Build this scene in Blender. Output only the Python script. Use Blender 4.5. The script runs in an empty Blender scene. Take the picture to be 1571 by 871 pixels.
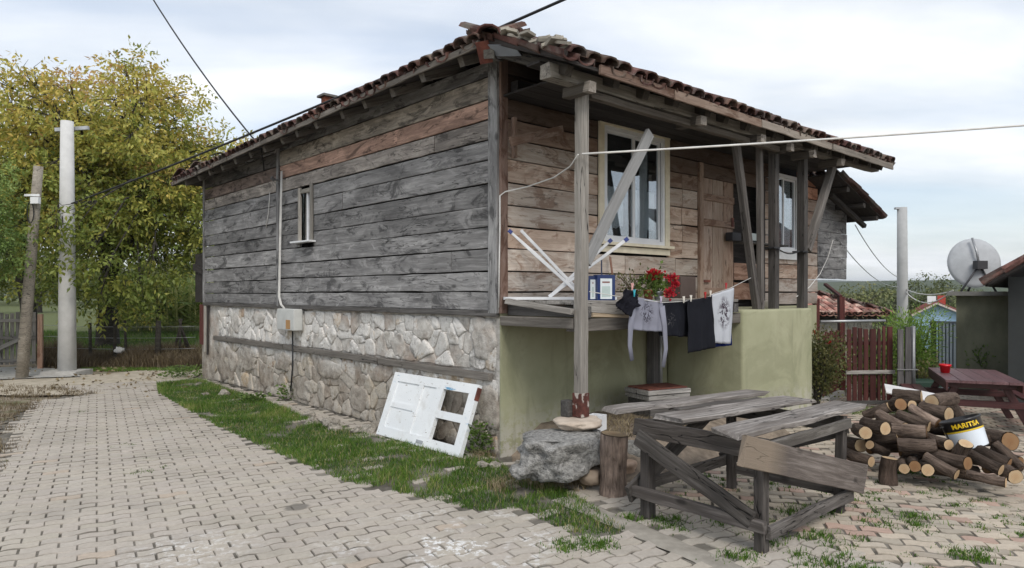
import bpy, bmesh, math, random
import numpy as np
from mathutils import Vector, Matrix, Euler, noise
random.seed(11); RNG = np.random.default_rng(11)
R = math.radians
S = bpy.context.scene; COL = S.collection
# ------------------------------------------------------------------ camera, sky, sun, exposure
F, CX, HY, EYE = 1060.0, 785.5, 449.0, 1.6        # focal length, centre, horizon in photo pixels; eye height
cd = bpy.data.cameras.new('camera'); cam = bpy.data.objects.new('camera', cd); COL.objects.link(cam)
cam.location = (0, 0, EYE); cam.rotation_euler = (R(90), 0, 0)
cd.sensor_width = 36; cd.lens = 36 * F / 1571; cd.shift_y = (HY - 435.5) / 1571
cd.clip_start = .05; cd.clip_end = 9000; S.camera = cam
SUN_EL, SUN_AZ = 45, 165          # degrees; azimuth clockwise from +Y
W = bpy.data.worlds.new('World'); S.world = W; W.use_nodes = True
nt = W.node_tree; nt.nodes.clear()
def wn(t, **k):
    n = nt.nodes.new(t)
    for a, v in k.items(): setattr(n, a, v)
    return n
out = wn('ShaderNodeOutputWorld'); bg = wn('ShaderNodeBackground'); bg.inputs[1].default_value = .13
sky = wn('ShaderNodeTexSky', sky_type='NISHITA', sun_disc=False, sun_elevation=R(SUN_EL), sun_rotation=R(SUN_AZ), altitude=200, air_density=1.0, dust_density=2.0, ozone_density=1.0)
tc = wn('ShaderNodeTexCoord'); sx = wn('ShaderNodeSeparateXYZ'); nt.links.new(tc.outputs['Generated'], sx.inputs[0])
def wm(op, a, b=None):
    n = wn('ShaderNodeMath', operation=op)
    for i, v in enumerate((a, b)):
        if v is None: continue
        if isinstance(v, (int, float)): n.inputs[i].default_value = v
        else: nt.links.new(v, n.inputs[i])
    return n.outputs[0]
zz = wm('ADD', wm('ABSOLUTE', sx.outputs[2]), .16)
cb = wn('ShaderNodeCombineXYZ'); nt.links.new(wm('DIVIDE', sx.outputs[0], zz), cb.inputs[0]); nt.links.new(wm('DIVIDE', sx.outputs[1], zz), cb.inputs[1])
mp = wn('ShaderNodeMapping'); mp.inputs['Scale'].default_value = (.55, .9, 1); mp.inputs['Location'].default_value = (.35, .5, 0); mp.inputs['Rotation'].default_value = (0, 0, R(-14)); nt.links.new(cb.outputs[0], mp.inputs[0])
n1 = wn('ShaderNodeTexNoise'); n1.inputs['Scale'].default_value = 1.15; n1.inputs['Detail'].default_value = 6; n1.inputs['Roughness'].default_value = .5; n1.inputs['Distortion'].default_value = .5
nt.links.new(mp.outputs[0], n1.inputs['Vector'])
rp = wn('ShaderNodeValToRGB'); rp.color_ramp.elements[0].position = .36; rp.color_ramp.elements[0].color = (.42, .42, .42, 1); rp.color_ramp.elements[1].position = .62; rp.color_ramp.elements[1].color = (.97, .97, .97, 1)
nt.links.new(n1.outputs[0], rp.inputs[0])
n2 = wn('ShaderNodeTexNoise'); n2.inputs['Scale'].default_value = 2.3; n2.inputs['Detail'].default_value = 4; nt.links.new(mp.outputs[0], n2.inputs['Vector'])
rc = wn('ShaderNodeValToRGB'); rc.color_ramp.elements[0].position = .3; rc.color_ramp.elements[0].color = (4.9, 5.2, 5.5, 1); rc.color_ramp.elements[1].position = .68; rc.color_ramp.elements[1].color = (6.9, 7.0, 7.1, 1)
nt.links.new(n2.outputs[0], rc.inputs[0])
mx = wn('ShaderNodeMixRGB'); nt.links.new(rp.outputs[0], mx.inputs[0]); nt.links.new(sky.outputs[0], mx.inputs[1]); nt.links.new(rc.outputs[0], mx.inputs[2])
nt.links.new(mx.outputs[0], bg.inputs[0]); nt.links.new(bg.outputs[0], out.inputs[0])
sd = bpy.data.lights.new('sun', 'SUN'); sun = bpy.data.objects.new('sun', sd); COL.objects.link(sun)
sd.energy = 1.5; sd.angle = R(22); sd.color = (1, .95, .88)
sun.rotation_euler = (R(90 - SUN_EL), 0, R(180 - SUN_AZ)); sun.location = (8, -12, 20)
S.render.engine = 'CYCLES'
S.view_settings.view_transform = 'Standard'; S.view_settings.look = 'None'; S.view_settings.exposure = 0.42; S.view_settings.gamma = 1

# ------------------------------------------------------------------ geometry helpers
def setp(o, label=None, cat=None, group=None, kind=None):
    if label: o['label'] = label
    if cat: o['category'] = cat
    if group: o['group'] = group
    if kind: o['kind'] = kind
    return o
def empty(name, loc=(0, 0, 0), rz=0, label=None, cat=None, group=None, rot=None):
    o = bpy.data.objects.new(name, None); COL.objects.link(o); o.location = loc
    o.rotation_euler = rot or (0, 0, rz); o.empty_display_size = .1
    return setp(o, label, cat, group)
def link(name, me, mat=None, parent=None, M=None, color=None):
    o = bpy.data.objects.new(name, me); COL.objects.link(o)
    if mat is not None and not me.materials: me.materials.append(mat)
    if parent is not None: o.parent = parent
    if M is not None: o.matrix_basis = M
    if color is not None: o.color = (color[0], color[1], color[2], 1)
    return o
def mesh(name, V, Fc, smooth=False):
    me = bpy.data.meshes.new(name); me.from_pydata([tuple(v) for v in V], [], Fc); me.update()
    if smooth: me.polygons.foreach_set('use_smooth', [True] * len(me.polygons))
    return me
def fixn(me):
    bm = bmesh.new(); bm.from_mesh(me); bmesh.ops.recalc_face_normals(bm, faces=bm.faces); bm.to_mesh(me); bm.free(); return me
class MB:
    def __init__(s): s.V = []; s.F = []; s.T = []; s.mi = []
    def add(s, V, Fc, tint=None, m=0):
        k = len(s.V); s.V += [tuple(v) for v in V]; s.F += [tuple(i + k for i in f) for f in Fc]; s.mi += [m] * len(Fc)
        s.T += [tint or (1, 1, 1)] * len(V)
    def box(s, x0, x1, y0, y1, z0, z1, M=None, tint=None, m=0):
        V = [(x, y, z) for x in (x0, x1) for y in (y0, y1) for z in (z0, z1)]
        if M is not None: V = [M @ Vector(v) for v in V]
        s.add(V, [(0, 1, 3, 2), (4, 6, 7, 5), (0, 4, 5, 1), (2, 3, 7, 6), (0, 2, 6, 4), (1, 5, 7, 3)], tint, m)
    def tube(s, P, rad, n=8, caps=True, tint=None, m=0, jit=0):
        P = [Vector(p) for p in P]; V = []; Fc = []
        if not isinstance(rad, (list, tuple)): rad = [rad] * len(P)
        up = None
        for i, p in enumerate(P):
            d = (P[min(i + 1, len(P) - 1)] - P[max(i - 1, 0)]).normalized()
            if up is None: up = d.orthogonal().normalized()
            up = (up - d * up.dot(d)).normalized(); sd_ = d.cross(up)
            for k in range(n):
                a = 2 * math.pi * k / n; r = rad[i] * (1 + (random.uniform(-jit, jit) if jit else 0))
                V.append(p + (up * math.cos(a) + sd_ * math.sin(a)) * r)
        for i in range(len(P) - 1):
            for k in range(n):
                a, b = i * n + k, i * n + (k + 1) % n; Fc.append((a, b, b + n, a + n))
        if caps: Fc.append(tuple(range(n))[::-1]); Fc.append(tuple((len(P) - 1) * n + k for k in range(n)))
        s.add(V, Fc, tint, m)
    def build(s, name, mat, parent=None, M=None, smooth=False, color=None, tints=False, kind=None, mats=None):
        me = mesh(name, s.V, s.F, smooth)
        if tints:
            at_ = me.attributes.new('tint', 'FLOAT_COLOR', 'POINT')
            at_.data.foreach_set('color', np.array([(t[0], t[1], t[2], 1) for t in s.T], dtype=np.float32).ravel())
        if mats:
            for m_ in mats: me.materials.append(m_)
            me.polygons.foreach_set('material_index', s.mi)
        o = link(name, me, mat, parent, M, color)
        if kind: o['kind'] = kind
        return o
def frame(p0, p1, up=(0, 0, 1)):
    p0, p1 = Vector(p0), Vector(p1); x = (p1 - p0).normalized(); u = Vector(up)
    y = u.cross(x)
    if y.length < 1e-4: y = Vector((0, 1, 0)).cross(x)
    y.normalize(); z = x.cross(y)
    M = Matrix((x, y, z)).transposed().to_4x4(); M.translation = p0
    return M
def board_mesh(L, w, t, n=None, wav=.004, rag=.0, taper=1.0, chamfer=.004, bow=0):
    """a sawn board along local x: width along y, thickness along z, uneven edges, worn arrises, ragged ends"""
    n = n or max(2, int(L / .25)); V = []; Fc = []; c = min(chamfer, t * .3, w * .2)
    o1, o2 = random.uniform(0, 99), random.uniform(0, 99)
    for i in range(n + 1):
        u = i / n; x = u * L; k = 1 + (taper - 1) * u
        a = -w / 2 * k + wav * 2 * noise.noise((x * 3 + o1, 0, 1)); b = w / 2 * k + wav * 2 * noise.noise((x * 3 + o2, 0, 2))
        zb = bow * math.sin(math.pi * u) + wav * noise.noise((x * 2 + o1, 3, 1)); z0, z1 = -t / 2 + zb, t / 2 + zb
        prof = [(a + c, z0), (b - c, z0), (b, z0 + c), (b, z1 - c), (b - c, z1), (a + c, z1), (a, z1 - c), (a, z0 + c)]
        for (y, z) in prof:
            e = 0
            if rag and i in (0, n): e = rag * noise.noise((y * 30 + o1, z * 20, i + o2))
            V.append((x + e, y, z))
    for i in range(n):
        for k in range(8):
            p, q = i * 8 + k, i * 8 + (k + 1) % 8; Fc.append((p, q, q + 8, p + 8))
    Fc.append(tuple(range(8))[::-1]); Fc.append(tuple(n * 8 + k for k in range(8)))
    return mesh('board', V, Fc)
def board(name, p0, p1, w, t, mat, parent=None, up=(0, 0, 1), color=None, **k):
    """board between two points; its thickness runs along 'up'"""
    L = (Vector(p1) - Vector(p0)).length
    return link(name, board_mesh(L, w, t, **k), mat, parent, frame(p0, p1, up), color)
def tubeobj(name, P, r, mat, parent=None, n=8, smooth=True, color=None, jit=0):
    b = MB(); b.tube(P, r, n, jit=jit); return b.build(name, mat, parent, smooth=smooth, color=color)
def arc(p, q, sag, n=14):
    p, q = Vector(p), Vector(q); return [p.lerp(q, i / n) - Vector((0, 0, sag * 4 * (i / n) * (1 - i / n))) for i in range(n + 1)]
def lathe(prof, n=20):
    """closed surface of revolution from (radius, z) pairs"""
    V = []; Fc = []
    for (r, z) in prof: V += [(r * math.cos(2 * math.pi * k / n), r * math.sin(2 * math.pi * k / n), z) for k in range(n)]
    for i in range(len(prof) - 1):
        for k in range(n):
            a, b = i * n + k, i * n + (k + 1) % n; Fc.append((a, b, b + n, a + n))
    Fc.append(tuple(range(n))[::-1]); Fc.append(tuple((len(prof) - 1) * n + k for k in range(n)))
    return V, Fc
def lathe_obj(name, prof, mat, parent=None, M=None, n=20, smooth=True, color=None):
    V, Fc = lathe(prof, n); return link(name, mesh(name, V, Fc, smooth), mat, parent, M, color)
def rock_mesh(sx_, sy_, sz_, sub=3, amp=.25, freq=1.6, flat=0, seed=0):
    bm = bmesh.new(); bmesh.ops.create_icosphere(bm, subdivisions=sub, radius=1)
    for v in bm.verts:
        p = v.co.copy(); o = Vector((seed * 7.3, seed * 3.1, seed))
        d = 1 + amp * noise.noise(p * freq + o) + amp * .5 * noise.noise(p * freq * 2.7 + o) + amp * .22 * noise.noise(p * freq * 7 + o)
        v.co = Vector((p.x * sx_ * d, p.y * sy_ * d, p.z * sz_ * d))
        if flat and v.co.z > sz_ * flat: v.co.z = sz_ * flat + (v.co.z - sz_ * flat) * .15
        if v.co.z < -sz_ * .8: v.co.z = -sz_ * .8
    me = bpy.data.meshes.new('rock'); bm.to_mesh(me); bm.free(); me.polygons.foreach_set('use_smooth', [True] * len(me.polygons)); return me

# ------------------------------------------------------------------ photo pixel -> direction -> place
def ray(px, py): return Vector(((px - CX) / F, 1.0, -(py - HY) / F))
def at(px, py, Y): return ray(px, py) * Y + Vector((0, 0, EYE))
def sm(a, b, x):
    t = max(0., min(1., (x - a) / (b - a))); return t * t * (3 - 2 * t)
def gz(X, Y):
    """height of the ground: flat lane, yard falling gently to the right, hollow beyond the fence, far fields"""
    z = -.28 * sm(2.6, 6.5, X)
    z -= 2.2 * sm(12.3, 26, Y) * sm(-2, 5, X)
    z += .25 * sm(14.5, 19, Y) * sm(-3, -7, X)
    z += .06 * noise.noise((X * .35, Y * .35, 0)) * sm(13, 16, Y)
    return z
def gp(px, py, dz=0):
    z = 0
    for _ in range(12):
        Y = (EYE - z - dz) * F / (py - HY); X = (px - CX) / F * Y; z = gz(X, Y)
    return Vector((X, Y, z + dz))
HA = math.atan2(.670, .742)
HM = Matrix.Translation((-.118, 6.76, 0)) @ Matrix.Rotation(HA, 4, 'Z'); HI = HM.inverted()
def hplane(px, py, axis, val):
    o = HI @ Vector((0, 0, EYE)); d = HI.to_3x3() @ ray(px, py); t = (val - o[axis]) / d[axis]; return o + d * t
def fr(px, py, b=0): return hplane(px, py, 1, -b)      # house frame, plane parallel to the front wall, b in front of it
def si(px, py, a=0): return hplane(px, py, 0, a)       # house frame, plane parallel to the lane wall

# ------------------------------------------------------------------ materials
class NT:
    def __init__(s, name):
        s.m = bpy.data.materials.new(name); s.m.use_nodes = True; s.t = s.m.node_tree
        s.p = s.t.nodes['Principled BSDF']; s.o = s.t.nodes['Material Output']; s._tc = None
    def L(s, a, b): s.t.links.new(a, b)
    def n(s, typ, ins=None, **k):
        n = s.t.nodes.new(typ)
        for a, v in k.items(): setattr(n, a, v)
        for i, v in (ins or {}).items():
            if hasattr(v, 'node'): s.L(v, n.inputs[i])
            else: n.inputs[i].default_value = v
        return n
    def tc(s, w='Object'):
        if s._tc is None: s._tc = s.t.nodes.new('ShaderNodeTexCoord')
        return s._tc.outputs[w]
    def math(s, op, a, b=0.0): return s.n('ShaderNodeMath', {0: a, 1: b}, operation=op).outputs[0]
    def vec(s, v, sc): return s.n('ShaderNodeMapping', {0: v, 'Scale': sc}).outputs[0]
    def noise(s, v, scale=1.0, det=4.0, rough=.55, dist=0.0): return s.n('ShaderNodeTexNoise', {'Vector': v, 'Scale': scale, 'Detail': det, 'Roughness': rough, 'Distortion': dist}).outputs[0]
    def ramp(s, v, *st):
        r = s.n('ShaderNodeValToRGB', {0: v}); e = r.color_ramp.elements
        while len(e) < len(st): e.new(.5)
        for i, (p, c) in enumerate(st):
            e[i].position = p; c = (c, c, c) if isinstance(c, (int, float)) else c; e[i].color = (c[0], c[1], c[2], 1)
        return r.outputs[0]
    def mix(s, f, a, b, mode='MIX'):
        n = s.n('ShaderNodeMixRGB', blend_type=mode)
        for i, v in enumerate((f, a, b)):
            if hasattr(v, 'node'): s.L(v, n.inputs[i])
            elif isinstance(v, (int, float)) and i: n.inputs[i].default_value = (v, v, v, 1)
            elif i: n.inputs[i].default_value = (v[0], v[1], v[2], 1)
            else: n.inputs[i].default_value = v
        return n.outputs[0]
    def bump(s, h, st=.4, d=.01): s.L(s.n('ShaderNodeBump', {'Strength': st, 'Distance': d, 'Height': h}).outputs[0], s.p.inputs['Normal'])
    def fin(s, col, rough=.85, spec=.3, **k):
        if hasattr(col, 'node'): s.L(col, s.p.inputs['Base Color'])
        else: s.p.inputs['Base Color'].default_value = (*col, 1)
        if hasattr(rough, 'node'): s.L(rough, s.p.inputs['Roughness'])
        else: s.p.inputs['Roughness'].default_value = rough
        s.p.inputs['Specular IOR Level'].default_value = spec
        for a, v in k.items(): s.p.inputs[a].default_value = v
        return s.m
    def oi(s): return s.n('ShaderNodeObjectInfo')
def wood(name, dark, mid, light, crack=.7, stain=None, stain_amt=.5, gs=20, bump=.55, rough=.85, knots=True, spec=.25, blotch=None, pale_end=None):
    k = NT(name); oi = k.oi(); r = oi.outputs['Random']
    off = k.n('ShaderNodeCombineXYZ', {0: k.math('MULTIPLY', r, 37.), 1: k.math('MULTIPLY', r, 91.), 2: k.math('MULTIPLY', r, 53.)}).outputs[0]
    p = k.n('ShaderNodeVectorMath', {0: k.tc(), 1: off}, operation='ADD').outputs[0]
    warp = k.n('ShaderNodeTexNoise', {'Vector': k.vec(p, (1.6, 5, 5)), 'Scale': 1, 'Detail': 2})
    pw = k.n('ShaderNodeVectorMath', {0: p, 1: k.n('ShaderNodeVectorMath', {0: warp.outputs['Color'], 3: .05}, operation='SCALE').outputs[0]}, operation='ADD').outputs[0]
    g = k.noise(k.vec(pw, (1.1, gs, gs)), 1.6, 7, .68, .3)
    fine = k.noise(k.vec(pw, (5, gs * 5, gs * 5)), 1.6, 3, .6)
    br = k.noise(k.vec(p, (.9, 3.2, 3.2)), 1.3, 4, .6)
    v = k.math('ADD', k.math('MULTIPLY', g, .58), k.math('ADD', k.math('MULTIPLY', br, .3), k.math('MULTIPLY', fine, .12)))
    col = k.ramp(v, (.30, dark), (.5, mid), (.70, light))
    if stain:
        sv = k.noise(k.vec(p, (1.4, 4.5, 4.5)), 1.1, 5, .62, .6); sf = k.ramp(sv, (.5 - .12 * stain_amt, 0.), (.72 - .12 * stain_amt, 1.))
        col = k.mix(k.math('MULTIPLY', sf, min(1, stain_amt + .25)), col, stain)
    if blotch:
        bv = k.noise(k.vec(p, (1.0, 2.6, 2.6)), 1.7, 7, .7, 1.2); col = k.mix(k.math('MULTIPLY', k.ramp(bv, (.53, 0.), (.60, 1.)), .8), col, blotch)
        lv = k.noise(k.vec(p, (2.1, 5, 5)), 1.3, 5, .65, .8); col = k.mix(k.math('MULTIPLY', k.ramp(lv, (.56, 0.), (.68, 1.)), .55), col, light)
    if pale_end:
        xx = k.n('ShaderNodeSeparateXYZ', {0: k.tc()}).outputs[0]; pf = k.ramp(k.math('ADD', xx, k.math('MULTIPLY', k.noise(k.tc(), 9, 4), .12)), (pale_end[1], 1.), (pale_end[2], 0.)); col = k.mix(k.math('MULTIPLY', pf, .8), col, pale_end[0])
    h = k.math('ADD', k.math('MULTIPLY', g, .6), k.math('MULTIPLY', fine, .4))
    if crack:
        c = k.noise(k.vec(pw, (.75, 7.5, 7.5)), 1.5, 3, .5, .25); c = k.math('ABSOLUTE', k.math('SUBTRACT', c, .5))
        msk = k.ramp(k.noise(k.vec(p, (.8, 2, 2)), 1.2, 2), (.45, 0.), (.56, 1.))
        cf = k.ramp(c, (.002, 1.), (.010, 0.)); cf = k.math('MULTIPLY', k.math('MULTIPLY', cf, msk), crack)
        col = k.mix(cf, col, tuple(x * .18 for x in dark)); h = k.math('SUBTRACT', h, k.math('MULTIPLY', cf, 1.2))
    if knots:
        vo = k.n('ShaderNodeTexVoronoi', {'Vector': k.vec(pw, (2.3, 4.6, 4.6)), 'Scale': 1.0}); d = vo.outputs['Distance']
        kf = k.math('MULTIPLY', k.ramp(d, (.055, 1.), (.13, 0.)), k.ramp(k.n('ShaderNodeSeparateColor', {0: vo.outputs['Color']}).outputs[0], (.55, 0.), (.62, 1.)))
        col = k.mix(k.math('MULTIPLY', kf, .7), col, tuple(x * .35 for x in dark)); h = k.math('SUBTRACT', h, k.math('MULTIPLY', kf, .3))
    col = k.mix(1., col, oi.outputs['Color'], 'MULTIPLY')
    col = k.mix(1., col, k.ramp(r, (0, .84), (1, 1.14)), 'MULTIPLY')
    k.bump(h, bump, .012)
    return k.fin(col, rough, spec)
def plain(name, c, c2=None, scale=6., rough=.7, bump=.15, spec=.35, obj=True, dist=.005, det=5., lo=.35, hi=.65, coord='Object', metallic=0.):
    k = NT(name); v = k.noise(k.tc(coord), scale, det, .6)
    col = k.ramp(v, (lo, c2 or tuple(x * .75 for x in c)), (hi, c))
    if obj: col = k.mix(1., col, k.oi().outputs['Color'], 'MULTIPLY')
    if bump: k.bump(v, bump, dist)
    k.p.inputs['Metallic'].default_value = metallic
    return k.fin(col, rough, spec)
MT = {}
MT['grey_wood'] = wood('grey_wood', (.10, .098, .097), (.25, .248, .246), (.46, .455, .45), crack=.8, stain=(.10, .098, .10), stain_amt=.42, blotch=(.062, .061, .062))
MT['brown_wood'] = wood('brown_wood', (.31, .245, .205), (.52, .435, .375), (.70, .63, .57), crack=.6, stain=(.38, .265, .20), stain_amt=.4, blotch=(.26, .17, .125))
MT['post_wood'] = wood('post_wood', (.11, .10, .092), (.24, .225, .205), (.42, .40, .375), crack=1., gs=30)
MT['dark_wood'] = wood('dark_wood', (.035, .033, .031), (.088, .083, .079), (.19, .183, .176), crack=.9, gs=26)
MT['bench_wood'] = wood('bench_wood', (.040, .037, .035), (.11, .103, .098), (.29, .278, .268), crack=1., gs=24, stain=(.06, .052, .046), stain_amt=.4)
MT['table_board'] = wood('table_board', (.05, .044, .040), (.13, .116, .107), (.30, .28, .265), crack=.35, gs=24, pale_end=((.27, .23, .18), .36, .6))
MT['soot_shade_wood'] = wood('soot_shade_wood', (.016, .014, .013), (.038, .033, .031), (.08, .07, .065), crack=.5)  # near-black wood: soot, with porch and eave shade put into the colour
MT['grey_paint'] = wood('grey_paint', (.19, .19, .19), (.26, .26, .258), (.34, .34, .338), crack=.2, knots=False, bump=.15, rough=.6)
MT['red_wood'] = wood('red_wood', (.032, .012, .011), (.072, .022, .019), (.125, .048, .04), crack=.5, rough=.6, knots=False, bump=.3)
MT['maroon_wood'] = wood('maroon_wood', (.03, .010, .010), (.062, .020, .020), (.11, .042, .04), crack=.3, rough=.45, knots=False, bump=.2, spec=.4)
def mat_chipped():
    k = NT('chipped_white_paint'); p = k.tc(); v = k.noise(k.vec(p, (1.5, 4, 4)), 6, 8, .7); w = k.noise(p, 1.7, 3)
    col = k.ramp(w, (.3, (.70, .73, .75)), (.7, (.82, .84, .85)))
    col = k.mix(k.math('MULTIPLY', k.ramp(k.noise(k.vec(p, (1, 6, 6)), 3.4, 8, .75), (.56, 0.), (.585, 1.)), k.ramp(k.noise(p, 2.1, 2), (.56, 0.), (.62, 1.))), col, (.13, .33, .52))
    col = k.mix(k.ramp(v, (.625, 0.), (.65, 1.)), col, (.30, .27, .24)); col = k.mix(k.ramp(k.noise(p, 3.3, 7, .7), (.5, 0.), (.72, .5)), col, (.42, .40, .36)); k.bump(v, .2, .004); return k.fin(col, .5, .4)
MT['chipped'] = mat_chipped()
MT['cream_paint'] = plain('cream_paint', (.80, .73, .57), (.68, .61, .46), 9, .55, .1)
MT['white_plastic'] = plain('white_plastic', (.80, .81, .82), (.70, .71, .73), 3, .35, .02, .5)
MT['white_metal'] = plain('white_metal', (.78, .79, .80), (.66, .67, .69), 8, .4, .05, .5)
def mat_glass():
    k = NT('window_glass'); tr = k.n('ShaderNodeBsdfTransparent', {0: (.82, .86, .88, 1)}); gl = k.n('ShaderNodeBsdfGlossy', {'Roughness': .02, 0: (.95, .97, 1, 1)})
    lw = k.n('ShaderNodeLayerWeight', {0: .35}); f = k.math('ADD', k.math('MULTIPLY', lw.outputs[1], .6), .07)
    ms = k.n('ShaderNodeMixShader', {0: f, 1: tr.outputs[0], 2: gl.outputs[0]}); k.L(ms.outputs[0], k.o.inputs[0]); return k.m
MT['glass'] = mat_glass()
def mat_stone():
    k = NT('wall_stone'); oi = k.oi(); r = oi.outputs['Random']; g = k.n('ShaderNodeNewGeometry').outputs['Position']
    v = k.noise(g, 9, 9, .68); w = k.noise(g, 28, 6, .7); big = k.noise(g, 3.2, 5, .6)
    col = k.ramp(v, (.28, (.31, .29, .265)), (.5, (.50, .475, .44)), (.72, (.68, .65, .61)))
    col = k.mix(1., col, oi.outputs['Color'], 'MULTIPLY')
    lime = k.ramp(k.math('ADD', k.math('MULTIPLY', big, .5), k.math('ADD', k.math('MULTIPLY', w, .25), k.math('MULTIPLY', v, .25))), (.445, 0.), (.51, .92))
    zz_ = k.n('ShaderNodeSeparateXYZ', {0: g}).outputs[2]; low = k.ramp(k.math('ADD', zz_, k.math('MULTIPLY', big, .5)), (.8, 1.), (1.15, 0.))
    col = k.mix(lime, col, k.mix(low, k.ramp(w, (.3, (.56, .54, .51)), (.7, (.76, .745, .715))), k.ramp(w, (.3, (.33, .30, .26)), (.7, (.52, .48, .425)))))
    col = k.mix(k.ramp(w, (.30, .85), (.40, 0.)), col, (.10, .09, .08))
    k.bump(k.math('ADD', k.math('MULTIPLY', v, .7), k.math('MULTIPLY', w, .4)), .9, .035); return k.fin(col, .95, .15)
MT['stone'] = mat_stone()
def mat_mortar():
    k = NT('lime_mortar'); g = k.n('ShaderNodeNewGeometry').outputs['Position']; v = k.noise(g, 7, 10, .7); w = k.noise(g, 2.1, 5, .6)
    col = k.ramp(v, (.3, (.22, .20, .18)), (.45, (.46, .435, .40)), (.62, (.64, .615, .575)))
    col = k.mix(k.ramp(w, (.5, 0.), (.66, .7)), col, (.34, .25, .19))
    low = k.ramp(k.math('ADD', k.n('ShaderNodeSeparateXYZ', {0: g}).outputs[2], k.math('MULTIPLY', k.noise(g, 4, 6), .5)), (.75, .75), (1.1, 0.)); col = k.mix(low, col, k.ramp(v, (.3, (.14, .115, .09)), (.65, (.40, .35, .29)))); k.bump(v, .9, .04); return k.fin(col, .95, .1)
MT['mortar'] = mat_mortar()
def mat_green():
    k = NT('green_plaster'); p = k.tc(); v = k.noise(p, 2.2, 6, .6); w = k.noise(p, 11, 8, .7)
    col = k.ramp(v, (.3, (.295, .30, .19)), (.7, (.385, .38, .258)))
    col = k.mix(k.ramp(k.noise(p, .9, 7, .7, .8), (.50, 0.), (.58, .45)), col, (.22, .225, .14)); ck = k.math('ABSOLUTE', k.math('SUBTRACT', k.noise(p, 1.6, 6, .6, .5), .5)); col = k.mix(k.math('MULTIPLY', k.ramp(ck, (.001, 1.), (.004, 0.)), k.ramp(v, (.54, 0.), (.6, .3))), col, (.16, .16, .11))
    sep = k.n('ShaderNodeSeparateXYZ', {0: p}).outputs[2]
    low = k.math('MULTIPLY', k.ramp(sep, (.05, 1.), (.5, 0.)), k.ramp(w, (.44, 0.), (.52, 1.)))
    col = k.mix(low, col, (.47, .45, .40)); col = k.mix(k.ramp(k.noise(k.vec(p, (6, 6, .8)), 1.5, 5), (.58, 0.), (.75, .35)), col, (.17, .17, .11))
    k.bump(k.math('ADD', w, k.math('MULTIPLY', low, -1.)), .35, .008); return k.fin(col, .85, .2)
MT['green'] = mat_green()
def mat_tile():
    k = NT('clay_tile'); oi = k.oi(); g = k.n('ShaderNodeNewGeometry').outputs['Position']; v = k.noise(g, 5.5, 4, .6); w = k.noise(g, 26, 6, .7)
    col = k.ramp(k.math('ADD', k.math('MULTIPLY', v, .7), k.math('MULTIPLY', w, .3)), (.34, (.04, .024, .022)), (.5, (.10, .053, .045)), (.66, (.20, .115, .098)))
    col = k.mix(k.ramp(k.noise(g, 3.3, 8, .7), (.47, 0.), (.6, .75)), col, (.19, .175, .155))
    col = k.mix(1., col, k.n('ShaderNodeAttribute', attribute_name='tint').outputs['Color'], 'MULTIPLY')
    col = k.mix(1., col, k.ramp(oi.outputs['Random'], (0, .65), (1, 1.25)), 'MULTIPLY'); col = k.mix(1., col, oi.outputs['Color'], 'MULTIPLY')
    k.bump(w, .5, .006); return k.fin(col, .85, .2)
MT['tile'] = mat_tile()
def mat_paver():
    k = NT('paver'); oi = k.oi(); g = k.n('ShaderNodeNewGeometry').outputs['Position']; v = k.noise(g, 30, 6, .7); w = k.noise(g, 1.1, 6, .65)
    col = k.ramp(v, (.25, (.365, .33, .288)), (.75, (.485, .445, .392)))
    col = k.mix(1., col, k.n('ShaderNodeAttribute', attribute_name='tint').outputs['Color'], 'MULTIPLY'); col = k.mix(1., col, oi.outputs['Color'], 'MULTIPLY')
    col = k.mix(k.ramp(w, (.36, .28), (.5, 0.)), col, (.20, .185, .16)); col = k.mix(k.ramp(w, (.56, 0.), (.7, .35)), col, (.46, .43, .385))
    sp = k.noise(g, 3.1, 3, .5); sp2 = k.noise(g, 17, 5, .7)
    near = k.n('ShaderNodeVectorMath', {0: g, 1: (-.35, 4.35, 0)}, operation='DISTANCE').outputs['Value']
    spl = k.math('MULTIPLY', k.math('MULTIPLY', k.ramp(sp, (.5, 0.), (.58, 1.)), k.ramp(sp2, (.5, 0.), (.56, 1.))), k.ramp(near, (.12, 1.), (1.0, .0)))
    near2 = k.ramp(k.n('ShaderNodeVectorMath', {0: g, 1: (-2.0, 4.3, 0)}, operation='DISTANCE').outputs['Value'], (.05, .6), (.5, 0.))
    spl = k.math('MAXIMUM', spl, k.math('MULTIPLY', near2, k.ramp(sp2, (.52, 0.), (.57, 1.))))
    col = k.mix(spl, col, (.72, .72, .71))
    nz_ = k.n('ShaderNodeSeparateXYZ', {0: k.n('ShaderNodeNewGeometry').outputs['True Normal']}).outputs[2]; side_ = k.math('MULTIPLY', k.ramp(nz_, (.45, 1.), (.8, 0.)), k.ramp(k.noise(g, 2.4, 4, .6), (.40, .1), (.60, .72))); col = k.mix(side_, col, (.10, .09, .075))
    dst = k.math('ADD', k.n('ShaderNodeVectorMath', {0: g, 1: (-1.61, 5.16, 0)}, operation='DISTANCE').outputs['Value'], k.math('MULTIPLY', k.noise(g, 12, 3), .06)); col = k.mix(k.ramp(dst, (.10, .75), (.135, 0.)), col, (.12, .112, .10)); k.bump(v, .35, .004); return k.fin(col, .85, .25)
MT['paver'] = mat_paver()
def mat_joint():
    k = NT('joint_sand'); g = k.n('ShaderNodeNewGeometry').outputs['Position']; v = k.noise(g, 2.2, 5, .65); w = k.noise(g, 40, 4, .7)
    col = k.mix(k.math('MULTIPLY', w, .5), k.ramp(v, (.36, (.075, .068, .056)), (.62, (.27, .25, .215))), (.10, .092, .08)); k.bump(w, .6, .01); return k.fin(col, .95, .1)
MT['joint'] = mat_joint()
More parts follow.
